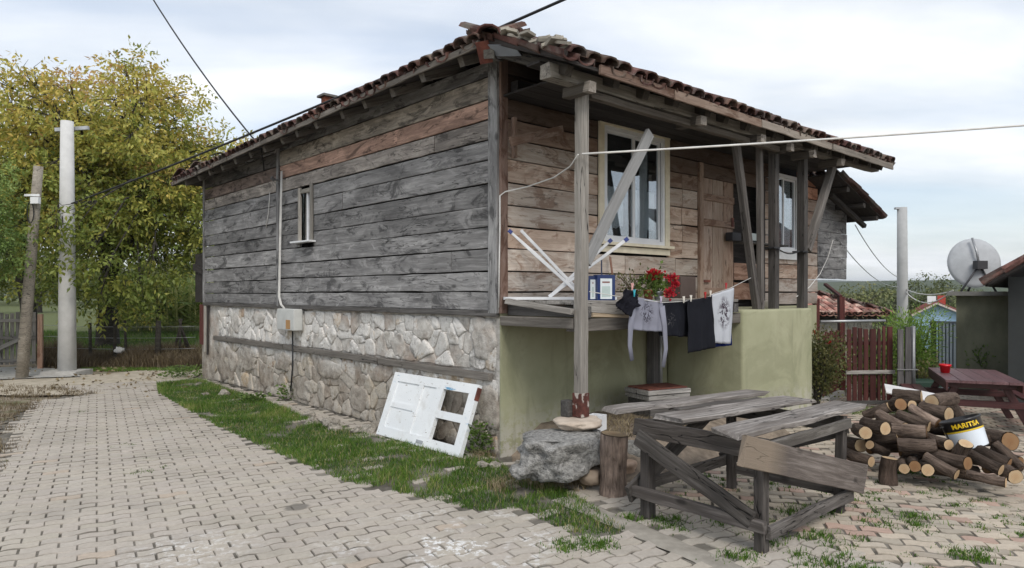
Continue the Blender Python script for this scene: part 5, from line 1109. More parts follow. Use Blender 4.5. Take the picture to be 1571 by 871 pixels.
def cloth(m, G, t=.006):
    ny, nx = len(G) - 1, len(G[0]) - 1; V = []; Fc = []; w_ = nx + 1; N_ = w_ * (ny + 1)
    for s in (0, t):
        for row in G:
            for p in row: V.append((p.x, p.y + s, p.z))
    for j in range(ny):
        for i in range(nx): a = j * w_ + i; Fc += [(a, a + w_, a + w_ + 1, a + 1), (N_ + a, N_ + a + 1, N_ + a + w_ + 1, N_ + a + w_)]
    for i in range(nx):
        for r_ in (0, ny * w_): a = r_ + i; Fc.append((a, a + 1, a + N_ + 1, a + N_) if r_ == 0 else (a, a + N_, a + N_ + 1, a + 1))
    for j in range(ny):
        for c_ in (0, nx): a = j * w_ + c_; Fc.append((a, a + N_, a + w_ + N_, a + w_) if c_ == 0 else (a, a + w_, a + w_ + N_, a + N_))
    m.add(V, Fc)
def mat_print(name, base, ink, sc, lo, hi, cen, rad):
    k = NT(name); p = k.tc(); v = k.noise(p, sc, 3, .6, .4); d = k.n('ShaderNodeVectorMath', {0: k.n('ShaderNodeVectorMath', {0: p, 1: cen}, operation='SUBTRACT').outputs[0], 1: (1 / rad[0], 1 / rad[1], 1 / rad[2])}, operation='MULTIPLY').outputs[0]
    d = k.n('ShaderNodeVectorMath', {0: d}, operation='LENGTH').outputs['Value']; f = k.math('MULTIPLY', k.ramp(v, (lo, 0.), (hi, 1.)), k.ramp(d, (.55, 1.), (1., 0.))); w = k.noise(p, 90, 2)
    col = k.mix(f, k.mix(k.math('MULTIPLY', w, .2), base, tuple(x * .8 for x in base)), ink); k.bump(w, .2, .003); return k.fin(col, .95, .1)
cg = fr(992, 480, LB); MT['grey_shirt'] = mat_print('grey_shirt', (.23, .235, .285), (.03, .026, .04), 46, .52, .56, tuple(cg), (.12, .3, .12))
cw2 = fr(1106, 480, LB); MT['print_white'] = mat_print('print_white', (.46, .48, .52), (.06, .045, .06), 26, .46, .55, tuple(cw2), (.13, .3, .2))
cb_ = fr(1034, 492, LB); MT['black_print'] = mat_print('black_print', (.012, .013, .018), (.12, .12, .13), 50, .58, .62, tuple(cb_), (.08, .3, .09))
def sleeve(m, pts, w0, w1, off, flat=.35):
    P = [fr(x, y, LB) + Vector((0, off, 0)) for x, y in pts]; k = len(m.V); n0 = len(P); m.tube(P, [w0 + (w1 - w0) * i / (n0 - 1) for i in range(n0)], 12)
    for i in range(k, len(m.V)):
        v = m.V[i]; c = P[(i - k) // 12]; m.V[i] = (v[0], c.y + (v[1] - c.y) * flat + .006 * noise.noise((v[0] * 20, 0, v[2] * 20)), v[2])
m = MB(); cloth(m, sheet_grid((973, 455), (1017, 463), (969, 506), (1018, 509), 26, 20, .014, 0, 1)); sleeve(m, [(971, 470), (967, 500), (966, 530), (969, 553)], .042, .026, -.004); sleeve(m, [(1015, 470), (1019, 500), (1021, 535), (1017, 563)], .042, .028, -.004)
o = m.build('hanging_shirt', MT['grey_shirt'], None, HM.copy(), smooth=True); setp(o, 'lilac grey long sleeved shirt with a dark print hanging on the line', 'shirt')
m = MB(); cloth(m, sheet_grid((1014, 463), (1064, 460), (1017, 515), (1060, 517), 20, 18, .013, .03, 3)); o = m.build('hanging_shirt', MT['black_print'], None, HM.copy(), smooth=True); setp(o, 'black top with a faint pale motif hanging on the line', 'shirt')
m = MB(); cloth(m, sheet_grid((1053, 461), (1092, 454), (1052, 542), (1096, 533), 20, 20, .013, -.012, 5)); o = m.build('hanging_shirt', MT['cloth'], None, HM.copy(), smooth=True, color=(.014, .015, .02)); setp(o, 'plain black garment pegged beside the white printed one', 'garment')
m = MB(); cloth(m, sheet_grid((1089, 452), (1122, 441), (1094, 526), (1117, 527), 18, 20, .012, -.035, 7)); o = m.build('hanging_leggings', MT['print_white'], None, HM.copy(), smooth=True); setp(o, 'white garment with a large dark flower print on the line', 'garment')
m = MB(); cloth(m, sheet_grid((1094, 452), (1125, 446), (1096, 533), (1127, 530), 14, 16, .010, .03, 9)); o = m.build('hanging_shirt', MT['cloth'], None, HM.copy(), smooth=True, color=(.012, .025, .13)); setp(o, 'dark blue cloth hanging behind the white printed garment', 'garment')
m = MB(); cloth(m, sheet_grid((956, 442), (974, 452), (938, 468), (962, 486), 16, 14, .012, -.04, 11, .03)); cloth(m, sheet_grid((958, 443), (976, 456), (944, 474), (979, 470), 16, 14, .012, -.02, 12, .03)); o = m.build('hanging_hat', MT['cloth'], None, HM.copy(), smooth=True, color=(.012, .012, .017)); setp(o, 'crumpled black hat clipped to the line beside the grey shirt', 'hat')
PEG = [(973, 449, (.05, .45, .55), 'turquoise clothes peg holding the black hat'), (970, 439, (.75, .4, .38), 'pink peg clipped above the black hat'), (1014, 459, (.55, .48, .62), 'lilac peg on the grey shirt shoulder'), (1049, 459, (.8, .76, .68), 'cream peg on the black top'), (1060, 457, (.78, .74, .66), 'cream peg at the edge of the plain black garment'), (1082, 452, (.5, .03, .03), 'red peg between the black and the white garment'), (1090, 450, (.78, .72, .64), 'cream peg holding the white printed garment'), (1114, 438, (.5, .03, .04), 'red peg at the upper corner of the white printed garment')]
for (x, y, c, lb) in PEG:
    p = fr(x, y, LB + .035); m = MB()
    for s in (-1, 1): m.box(-.005, .005, -.004, .004, -.035, .03, Matrix.Translation((p.x + s * .006, p.y, p.z)) @ Matrix.Rotation(s * .22, 4, 'Y'))
    m.box(p.x - .006, p.x + .006, p.y - .005, p.y + .005, p.z - .012, p.z - .002); o = m.build('clothes_peg', MT['glossy'], None, HM.copy(), color=c); setp(o, lb, 'clothes peg', 'pegs on the washing line')
# ------------------------------------------------------------------ picnic table
def picnic():
    sc = 1.4; o = at(1459, 583.5, 6.65 * sc); q = at(1557, 588, 6.6 * sc); r = at(1432, 566, 7.7 * sc); xd = (q - o); xd.z = 0; xd.normalize(); yd = r - o; yd.z = 0; yd.normalize(); ang = math.atan2(yd.y, yd.x)
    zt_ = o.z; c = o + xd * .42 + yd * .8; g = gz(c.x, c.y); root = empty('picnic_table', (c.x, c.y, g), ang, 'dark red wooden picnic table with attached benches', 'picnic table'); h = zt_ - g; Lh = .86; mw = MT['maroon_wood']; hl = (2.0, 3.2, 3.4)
    for i in range(5): y = -.36 + i * .18; board('top_board', (-Lh, y, h - .02), (Lh, y, h - .02), .174, .035, mw, root, (0, 0, 1), hl, wav=.001)  # greyish sheen of the table top painted in by this tint
    for s in (-1, 1):
        board('apron', (-Lh, s * .43, h - .09), (Lh, s * .43, h - .09), .11, .025, mw, root, (0, -1, 0), wav=.001)
        for k in range(2): y = s * (.62 + k * .15); board('bench_board', (-Lh, y, h * .58), (Lh, y, h * .58), .14, .035, mw, root, (0, 0, 1), (1.4, 1.35, 1.4), wav=.001)
    for x in (-.62, .62):
        board('cross_beam', (x, -.78, h * .52), (x, .78, h * .52), .05, .09, mw, root, (0, 0, 1), wav=.001); board('cross_beam', (x, -.40, h - .085), (x, .40, h - .085), .05, .08, mw, root, (0, 0, 1), wav=.001)
        for s in (-1, 1): board('leg', (x + .045, s * .26, h - .05), (x + .045, s * .60, -.01), .09, .04, mw, root, (1, 0, 0), wav=.001)
    p = at(1450, 572, 7.3 * sc); cup = empty('red_pot', (p.x, p.y, zt_), 0, 'bright red plastic pot on the picnic table', 'pot'); lathe_obj('cup', [(.055, .0), (.07, .095), (.08, .095), (.08, .125), (.074, .125), (.06, .01), (.01, .01)], MT['glossy'], cup, None, 20, True, (.62, .012, .02))
picnic()
c = at(1446, 596, 10.9); o = empty('white_bucket', (c.x, c.y, gz(c.x, c.y)), 0, 'white plastic container under the picnic table', 'container'); lathe_obj('body', [(.14, 0), (.17, .3), (.19, .31), (.19, .34), (.05, .38), (.04, .38)], MT['white_plastic'], o, None, 20)
c = at(1423, 606, 11.4); o = soft_box('green_crate', c.x - .3, c.x + .25, c.y, c.y + .4, gz(c.x, c.y), gz(c.x, c.y) + .42, .03, MT['any'], None, 0, 0); o.color = (.02, .05, .035, 1); setp(o, 'dark green crate beside the picnic table', 'crate')
# ------------------------------------------------------------------ trees and plants
def tree(name, label, base, trunk_h, trunk_r, cc, cr, nclus, clus_r, per, leaf, mat, tint=(.45, .2), group=None, leaflets=5, shell=.55, seed=1, top_tint=0., limbs=6, droop=.5, bark='trunk', skip=None, extra=()):
    rg = np.random.default_rng(seed); base = Vector(base); root = empty(name, base, 0, label, 'tree', group); cc = Vector(cc) - base; m = MB()
    top = Vector((cc.x * .35, cc.y * .35, trunk_h)); m.tube([(0, 0, -.15), (0, 0, .05), (top.x * .3, top.y * .3, trunk_h * .5), top], [trunk_r * 1.5, trunk_r * 1.15, trunk_r * .95, trunk_r * .85], 10, jit=.05)
    lim = []
    for i in range(limbs):
        a = 6.283 * i / limbs + rg.uniform(-.3, .3); e = rg.uniform(.15, .9); q = Vector((cc.x + cr[0] * .5 * math.cos(a) * (1.1 - e * .6), cc.y + cr[1] * .5 * math.sin(a) * (1.1 - e * .6), cc.z + cr[2] * (e - .45) * .9)); mid = top.lerp(q, .45) + Vector((rg.uniform(-.2, .2), rg.uniform(-.2, .2), .25)) * cr[0] * .3
        P = [top - Vector((0, 0, trunk_r)), top.lerp(mid, .5), mid, mid.lerp(q, .5) + Vector((0, 0, .05 * cr[2])), q]; m.tube(P, [trunk_r * .6, trunk_r * .48, trunk_r * .38, trunk_r * .27, trunk_r * .16], 7, jit=.04); lim += P[2:]
    C = []; tries = 0
    while len(C) < nclus and tries < nclus * 40:
        tries += 1; v = rg.normal(size=3); v /= np.linalg.norm(v); rr = (shell + (1 - shell) * rg.random()) if rg.random() < .8 else rg.random() * shell; v = v * rr
        lump = 1 + .22 * noise.noise((v[0] * 2.1 + seed, v[1] * 2.1, v[2] * 2.1)); p = Vector((cc.x + v[0] * cr[0] * lump, cc.y + v[1] * cr[1] * lump, cc.z + v[2] * cr[2] * lump))
        if p.z < .5 or (skip and skip(base + p)): continue
        C.append(p)
    C += [Vector(e) - base for e in extra]
    for p in C:
        q = min(lim, key=lambda l: (l - p).length); mid = q.lerp(p, .5) + Vector((rg.uniform(-.1, .1), rg.uniform(-.1, .1), .12)) * (p - q).length; m.tube([q, mid, p], [trunk_r * .13, trunk_r * .09, trunk_r * .035], 5, caps=False)
        for _ in range(4):
            d = Vector(rg.normal(size=3)).normalized() * clus_r * .75; m.tube([mid.lerp(p, .6), p + d * .5, p + d], [trunk_r * .045, trunk_r * .03, trunk_r * .012], 3, caps=False)
    m.build('trunk', MT[bark], root, smooth=True)
    n = len(C) * per; ctr = np.repeat(np.array([tuple(p) for p in C]), per, axis=0); ct = np.repeat(rg.normal(0, tint[1] * .7, len(C)), per); off = rg.normal(size=(n, 3)); off *= (clus_r * rg.random((n, 1)) ** .5) / np.linalg.norm(off, axis=1, keepdims=True); off[:, 2] *= .62
    A = ctr + off; D = off / clus_r + rg.normal(0, .35, (n, 3)); D[:, 2] -= droop; D /= np.linalg.norm(D, axis=1, keepdims=True)
    T = tint[0] + ct + rg.normal(0, tint[1] * .6, n) + top_tint * (A[:, 2] - cc.z) / cr[2]
    if leaflets > 1:
        sd_ = np.cross(D, rg.normal(size=(n, 3))); sd_ /= np.linalg.norm(sd_, axis=1, keepdims=True) + 1e-9; PP, DD, TT = [], [], []
        for k in range(leaflets):
            f = .25 + .75 * (k // 2) / max(1, (leaflets - 1) // 2); s = 0 if k == leaflets - 1 else (1 if k % 2 else -1); PP.append(A + D * leaf * 2.1 * f); DD.append(D * (.55 if s else 1) + sd_ * s * .85 + np.array([0, 0, -.15])); TT.append(T + rg.normal(0, .05, n))
        A, D, T = np.concatenate(PP), np.concatenate(DD), np.concatenate(TT)
    N_ = rg.normal(0, .6, (len(A), 3)) + (0, 0, 1)
    link('crown', leaf_mesh('crown', A, D, leaf * rg.uniform(.7, 1.25, len(A)), leaf * .46 * rg.uniform(.8, 1.2, len(A)), T, .12, N_), MT[mat], root); return root
wb_ = at(165, 535, 18.); wb_.z = gz(wb_.x, wb_.y)
tree('walnut_tree', 'big walnut tree turning yellow behind the concrete pole', wb_, 1.9, .25, at(172, 276, 17.2), (3.2, 3.1, 2.88), 310, .68, 46, .125, 'walnut_leaf', (.46, .2), None, 6, .38, 3, .28, 9, .5, skip=lambda p: (p.z < 1.55 and p.y < 15.2), extra=[at(112, 330, 13.35), at(96, 345, 13.4), at(80, 372, 13.6), at(135, 395, 13.6), at(150, 430, 14.2), at(215, 440, 14.8), at(150, 465, 15.), at(235, 400, 15.), at(190, 455, 15.2)])
w2 = at(48, 520, 19); w2.z = gz(w2.x, w2.y); tree('walnut_tree', 'second walnut tree with a grey trunk behind the leaning wooden pole', w2, 2.2, .2, at(0, 300, 19.), (3.0, 2.6, 2.9), 120, .66, 46, .115, 'walnut_leaf', (.40, .2), None, 6, .5, 8, .25, 6)
gt = at(-120, 560, 12.6); gt.z = gz(gt.x, gt.y); tree('green_tree', 'fresh green tree hanging over the grey farm gate', gt, 1.6, .11, at(-92, 362, 12.2), (1.2, 1.2, 1.45), 60, .42, 60, .07, 'green_leaf', (.62, .2), None, 6, .4, 12, .1, 6)
yt = at(240, 535, 17.2); yt.z = gz(yt.x, yt.y); tree('young_tree', 'thin young tree by the wire fence next to the corn', yt, .9, .035, at(245, 455, 17.2), (.55, .5, .8), 16, .3, 26, .075, 'walnut_leaf', (.35, .2), None, 3, .4, 15, 0, 4)
# far row of trees beyond the meadow
FT = [(-60, 452, 44, 5, 'dark'), (60, 455, 48, 4.4, 'low'), (205, 452, 50, 5, 'round'), (285, 455, 46, 4.2, 'pale')]
for i, (px, py, Y, s, w_) in enumerate(FT): b_ = at(px, py, Y); b_.z = gz(b_.x, b_.y); tree('meadow_tree', w_ + ' tree far across the meadow behind the walnut trees', b_, s * .25, .18, b_ + Vector((0, 0, s * .55)), (s * .55, s * .55, s * .42), 46, s * .16, 36, .26, 'far_leaf', (.5 + .1 * (i % 2), .2), 'trees across the meadow', 1, .5, 30 + i, .1, 5)
RT = [(1322, 447, 52, 4.6, .75, 'yellowish bushy tree beyond the tiled roof'), (1358, 440, 60, 5.6, .3, 'dark rounded tree left of the grey concrete pole'), (1412, 436, 62, 6.4, .35, 'tall dark green tree right of the grey concrete pole'), (1440, 446, 58, 5.4, .5, 'green tree above the blue house roof'), (1290, 450, 75, 5, .55, 'pale tree far beyond the annex'), (1480, 452, 70, 5, .4, 'dark tree behind the satellite dish')]
for i, (px, py, Y, s, tn, lb) in enumerate(RT): b_ = at(px, 470, Y); b_.z = gz(b_.x, b_.y); zt_ = at(px, py - 12, Y).z; hgt = zt_ - b_.z; tree('valley_tree', lb, b_, hgt * .25, .16, b_ + Vector((0, 0, hgt * .6)), (s * .55, s * .5, hgt * .42), 56, .72, 40, .28, 'far_leaf', (tn, .18), None, 1, .45, 50 + i, .15, 5)
# hills and woods on the skyline
def hills(Y, top, seed, mat, X0=-2600, X1=2600, amp=.4):
    V = []; Fc = []; n = 150
    for i in range(n + 1):
        x = X0 + (X1 - X0) * i / n; h = top * (1 + amp * noise.noise((x / 420 + seed, 0, 0)) + amp * .35 * noise.noise((x / 90 + seed, 2, 0)) + .05 * noise.noise((x / 14, seed, 0)))
        V += [(x, Y - 320, -4), (x, Y - 140, h * .55 - 2), (x, Y, h), (x, Y + 200, h * .9)]
    for i in range(n):
        for k in range(3): a = i * 4 + k; Fc.append((a, a + 4, a + 5, a + 1))
    setp(link('hills', mesh('hills', V, Fc, True), mat), kind='structure')
def mat_hill(name, a, b, s): k = NT(name); g = k.n('ShaderNodeNewGeometry').outputs['Position']; v = k.noise(g, s, 8, .7); col = k.ramp(v, (.35, a), (.65, b)); k.bump(v, 1., 3.); return k.fin(col, .95, .05)
hills(700, 13, 2.2, mat_hill('hill_wood', (.035, .055, .025), (.085, .10, .045), .08)); hills(1500, 27, 7.1, mat_hill('far_hill_wood', (.03, .045, .03), (.07, .085, .05), .05))
def wood(name, label, x0, x1, Y0, Y1, n, hgt, tn):
    P = []; 
    while len(P) < n:
        x, y = random.uniform(x0, x1), random.uniform(Y0, Y1); k = noise.noise((x / 6, y / 9, 1)); z = gz(x, y); h = hgt * (.65 + .5 * k) * random.uniform(.05, 1) ** .6; P.append((x, y, z + max(.1, h)))
    P = np.array(P); D = RNG.normal(0, 1, (n, 3)); o = link(name, leaf_mesh(name, P, D, RNG.uniform(.5, 1.1, n), RNG.uniform(.4, .8, n), np.clip(RNG.normal(tn, .22, n), 0, 1), .15), MT['far_leaf']); setp(o, label, 'woodland', kind='stuff')
wood('distant_wood', 'mass of green scrub and trees in the valley beyond the fence', 32, 130, 85, 140, 16000, 3.6, .6); wood('distant_wood', 'mass of trees along the far edge of the meadow', -110, -10, 70, 105, 12000, 6, .5)
# corn, dry brush along the wire fence, leaf litter
def corn():
    P = []; D = []; L = []; Wd = []; T = []
    for i in range(300):
        b_ = at(random.uniform(165, 335), 500, random.uniform(23, 29)); z = gz(b_.x, b_.y); h = random.uniform(1.3, 2.0)
        for k in range(11): a = random.uniform(0, 6.28); zz = z + h * (.1 + .85 * k / 11); P.append((b_.x, b_.y, zz)); D.append((math.cos(a), math.sin(a), random.uniform(.1, 1.1))); L.append(random.uniform(.4, .75)); Wd.append(.09); T.append(random.gauss(.5, .25))
        P.append((b_.x, b_.y, z)); D.append((0, 0, 1)); L.append(h * 1.1); Wd.append(.06); T.append(.8)
    setp(link('corn_patch', leaf_mesh('corn_patch', P, D, L, Wd, np.array(T), .2), MT['corn_leaf']), 'patch of green and yellow corn behind the fence', 'corn', kind='stuff')
corn()
def brush(name, label, px0, px1, Y0, Y1, n, h, mat, T, cat):
    P = []
    for _ in range(n): p = at(random.uniform(px0, px1), 540, random.uniform(Y0, Y1)); k = .6 + .8 * noise.noise((p.x * 1.3, p.y, 2)); P.append((p.x, p.y, gz(p.x, p.y) - .03, max(.05, h * k * random.uniform(.3, 1.2))))
    P = np.array(P); setp(blades(name, P[:, :3], P[:, 3], .012, .8, mat, tint=np.clip(RNG.normal(T, .22, n), 0, 1)), label, cat)
brush('dry_brush', 'dark dry brush and brambles tangled along the wire fence', 58, 312, 14.9, 16.6, 16000, .55, MT['dry_leaf'], .22, 'brush'); brush('pale_brush', 'pale dead stalks by the stick tripod', 205, 310, 15.8, 16.6, 2500, .5, MT['dry_leaf'], .9, 'brush')
brush('meadow_grass', 'green meadow grass behind the wire fence', -60, 320, 16.6, 24, 16000, .14, MT['grass'], .55, 'grass'); brush('roadside_grass', 'short grass between the lane bend and the brush', 125, 306, 14.3, 15.1, 4500, .07, MT['grass'], .6, 'grass')
n = 260; P = []
for _ in range(n):
    p = gp(random.uniform(-30, 310), random.choice([random.gauss(573, 4), random.gauss(566, 4), random.gauss(590, 8)])); P.append((p.x, p.y, p.z + random.uniform(.0, .03)))
D = RNG.normal(0, 1, (n, 3)); D[:, 2] *= .25; setp(link('leaf_litter', leaf_mesh('leaf_litter', P, D, RNG.uniform(.05, .11, n), RNG.uniform(.03, .06, n), np.clip(RNG.normal(.45, .25, n), 0, 1), .2), MT['dry_leaf']), 'fallen brown leaves strewn where the lane bends', 'leaves', kind='stuff')
# ------------------------------------------------------------------ poles, gate, fence on the left
def pole(name, base, top, r0, r1, mat, label, col=None):
    root = empty(name, base, 0, label, 'pole'); b_, t_ = Vector((0, 0, 0)), Vector(top) - Vector(base); tubeobj('shaft', [b_ - Vector((0, 0, .1)), b_.lerp(t_, .33), b_.lerp(t_, .66), t_], [r0, r0 + (r1 - r0) * .33, r0 + (r1 - r0) * .66, r1], mat, root, 18, color=col); return root, t_
pb0 = gp(103, 573); r_, t_ = pole('concrete_pole', pb0, at(103, 186, pb0.y), .165, .115, MT['pole_concrete'], 'tall white concrete pole with a short crossarm by the lane bend')
m = MB(); m.box(-.33, .33, -.03, .03, -.035, .035, Matrix.Translation(t_ + Vector((.02, .12, -.12))) @ Matrix.Rotation(-.06, 4, 'Y')); m.build('crossarm', MT['steel'], r_); m = MB(); m.box(-.33, .36, -.3, .25, -.05, .07); m.build('footing', MT['concrete'], r_)
pw0 = gp(33, 580); r_, t_ = pole('wooden_pole', pw0, at(59, 255, pw0.y), .105, .08, MT['post_wood'], 'leaning wooden utility pole with a small box and cable loop', (1.15, 1.1, 1.0))
f = t_ * .86; m = MB(); m.box(-.14, .14, -.12, -.1, -.02, .02, Matrix.Translation(f)); m.build('bracket', MT['white_metal'], r_); m = MB(); m.box(.0, .15, -.16, -.09, -.16, -.04, Matrix.Translation(f)); m.build('junction_box', MT['white_plastic'], r_); tubeobj('cable_loop', [f + Vector((-.02 + .06 * math.cos(a), -.12, -.32 + .2 * math.sin(a))) for a in [k * .5 for k in range(14)]], .01, MT['black_rubber'], r_)
def farm_gate():
    g0, g1 = at(-45, 560, 14.2), at(56, 556, 14.6); z0 = .1; root = empty('farm_gate', (g0.x, g0.y, 0), math.atan2(g1.y - g0.y, g1.x - g0.x), 'grey weathered picket gate with a diagonal brace', 'gate'); L = (Vector((g1.x, g1.y)) - Vector((g0.x, g0.y))).length; n = 12
    for i in range(n): x = (i + .5) * L / n; board('picket', (x, 0, z0), (x, 0, 1.18 + random.uniform(-.03, .03)), L / n - .022, .02, MT['post_wood'], root, (0, -1, 0), (random.uniform(.85, 1.2),) * 3)
    for z in (.18, .66, 1.02): board('rail', (0, -.03, z), (L, -.03, z), .07, .03, MT['post_wood'], root, (0, -1, 0))
    board('brace', (.05, -.055, .22), (L - .05, -.055, .75), .08, .03, MT['post_wood'], root, (0, -1, 0), (1.1, 1.1, 1.1)); board('gate_post', (L + .07, 0, -.05), (L + .07, 0, 1.15), .09, .09, MT['brown_wood'], root, (0, -1, 0), (.9, .7, .6))
farm_gate()
FP = [(64, 556, 496, .035, 'thin fence post beside the grey gate'), (138, 553, 495, .035, 'dark iron fence post right of the concrete pole'), (176, 556, 495, .04, 'straight fence post in front of the walnut trunk'), (192, 540, 490, .03, 'crooked thin fence stake near the white rag'), (242, 532, 492, .06, 'thick wooden fence post by the young tree')]
for (px, py, pt_, r, lb) in FP: b_ = gp(px, py - 0); b_ = at(px, py, 15.6); zb = gz(b_.x, b_.y); o = tubeobj('fence_post', [(b_.x, b_.y, zb - .1), (b_.x + .01, b_.y, (zb + at(px, pt_, 15.6).z) / 2), (b_.x + random.uniform(-.03, .03), b_.y, at(px, pt_, 15.6).z)], r, MT['trunk'], None, 8, jit=.05); setp(o, lb, 'fence post', 'posts of the wire fence')
A_, B_ = at(64, 520, 15.6), at(300, 520, 15.6)
for k, z in enumerate((.35, .6, .85)): o = tubeobj('fence_wire', arc((A_.x, A_.y, gz(A_.x, A_.y) + z), (B_.x, B_.y, gz(B_.x, B_.y) + z), .03), .004, MT['steel'], None, 5); setp(o, ('lowest', 'middle', 'topmost')[k] + ' strand of wire along the old fence posts', 'wire')
st = empty('stick_tripod', at(277, 535, 16.2), 0, 'dark sticks propped together as a tripod before the corn', 'sticks'); st.location.z = gz(st.location.x, st.location.y)
for (dx, dy) in ((-.22, .05), (.05, -.15), (.25, .1), (.12, .2)): tubeobj('stick', [(dx, dy, 0), (dx * .1, dy * .1, .72), (-dx * .15, -dy * .15, .95)], [.035, .028, .02], MT['trunk'], st, 7, jit=.08)
c = at(183, 538, 15.5); o = link('white_rag', rock_mesh(.1, .06, .08, 3, .5, 2, seed=3), MT['cloth'], None, Matrix.Translation((c.x, c.y, gz(c.x, c.y) + .3)), (.75, .74, .72)); setp(o, 'scrap of white rag caught in the fence brush', 'rag')
# ------------------------------------------------------------------ wires
def wire(label, P, r, mat, name='cable'): setp(tubeobj(name, P, r, mat, None, 6), label, 'cable')
wire('black service cable dropping from the sky to the lane wall eave', arc(at(150, -150, 13), hw(si(400, 226, -.3)), .25), .013, MT['black_rubber'])
pA = at(110, 312, pb0.y - .1); pB = at(860, -8, 7.3); wire('long black cable running over the roof to the concrete pole', arc(pA, pA + (pB - pA) * 1.25, .1, 22), .017, MT['black_rubber'])
wire('white rope stretched from the porch post across the yard', arc(hw(fr(893, 236, 1.13)), at(1720, 172, 6.1) + (at(1720, 172, 6.1) - hw(fr(893, 236, 1.13))) * .9, .05, 30), .009, MT['white_cord'], 'rope')
wire('thin cable hanging from the annex eave to the valley', arc(hw(fr(1312, 345, .2)), at(1378, 425, 17.5), .15), .008, MT['steel']); wire('second thin cable from the annex wall to the valley', arc(hw(fr(1290, 372, .06)), at(1378, 440, 17.4), .2), .008, MT['steel'])
wire('sagging pale cable between the grey pole and the dish shed', arc(at(1391, 449, 17.5), at(1462, 445, 13.6), .25), .012, MT['white_cord']); wire('second sagging pale cable beside the grey pole', arc(at(1391, 444, 17.5), at(1462, 446, 13.8), .1), .012, MT['white_cord'])
# ------------------------------------------------------------------ beyond the yard, right side
b_ = at(1385, 500, 17.6); b_.z = gz(b_.x, b_.y); r_, t_ = pole('concrete_pole', b_, at(1384, 318, 17.6), .14, .115, MT['pole_concrete'], 'grey concrete pole standing behind the red picket fence', (.72, .73, .74)); m = MB(); m.box(-.18, .0, -.05, .05, -.05, .0, Matrix.Translation(t_)); m.build('bracket', MT['steel'], r_)
def low_house():
    Y0 = 19.; ze = at(1300, 483, Y0).z; X1 = at(1368, 480, Y0).x; L = 4.6; X0 = X1 - L; g = gz(X0 + 2, Y0); root = empty('tiled_outbuilding', (X0, Y0, 0), 0, 'low outbuilding with an old orange red tiled roof behind the fence', 'outbuilding')
    m = MB(); m.box(.25, L - .3, .45, 5, g - .2, ze + .1); m.build('wall', MT['mortar'], root); board('eave_beam', (.1, .35, ze - .08), (L - .15, .35, ze - .08), .14, .14, MT['soot_shade_wood'], root)
    sl = .30; zp = lambda x, y: ze + sl * y; zh = lambda x, y: ze + .42 * (L - x); zm = lambda x, y: min(zp(x, y), zh(x, y)); V = []; Fc = []; nx, ny = 24, 16
    for j in range(ny + 1):
        for i in range(nx + 1): x, y = L * i / nx, 3.4 * j / ny; V.append((x, y, zm(x, y)))
    for j in range(ny):
        for i in range(nx): a = j * (nx + 1) + i; Fc.append((a, a + 1, a + nx + 2, a + nx + 1))
    rf = link('roof', mesh('roof', V, Fc), MT['soot_shade_wood'], root); big = MB()
    for c in range(13):
        for i in range(24):
            for up in (False, True):
                x = (i + .5 * up) * .19 + .05; e = c * .27; 
                if zp(x, e) > zm(x, e) + .03: continue
                dn = Vector((0, -1, -sl)).normalized(); nr = Vector((0, -sl, 1)).normalized(); yv = nr.cross(dn); M = Matrix((dn, yv, nr)).transposed().to_4x4(); M.translation = Vector((x + trng.uniform(-.015, .015), e + .31, zp(0, e + .31))) + nr * .06; M = M @ Matrix.Rotation(trng.uniform(-.06, .06), 4, 'Z') @ Matrix.Rotation(.05, 4, 'Y'); g_ = trng.uniform(1.6, 3.2); col = (g_ * 1.2, g_, g_ * .92)
                if c < 9 and up: link('tile', T_UP, None, rf, M, col)
                else: Vt, Ft = tv[up]; big.add([M @ v for v in Vt], Ft, col)
    for c in range(12):
        for j in range(14):
            for up in (False, True):
                y = (j + .5 * up) * .19; e = c * .27; x = L - e
                if zh(x, y) > zm(x, y) + .03: continue
                dn = Vector((1, 0, -.42)).normalized(); nr = Vector((.42, 0, 1)).normalized(); yv = nr.cross(dn); M = Matrix((dn, yv, nr)).transposed().to_4x4(); M.translation = Vector((x - .31, y, zh(x - .31, 0))) + nr * .06; g_ = trng.uniform(.8, 1.7); Vt, Ft = tv[up]; big.add([M @ v for v in Vt], Ft, (g_, g_, g_))
    big.build('tile_field', MT['tile'], rf, tints=True, kind='stuff')
low_house()
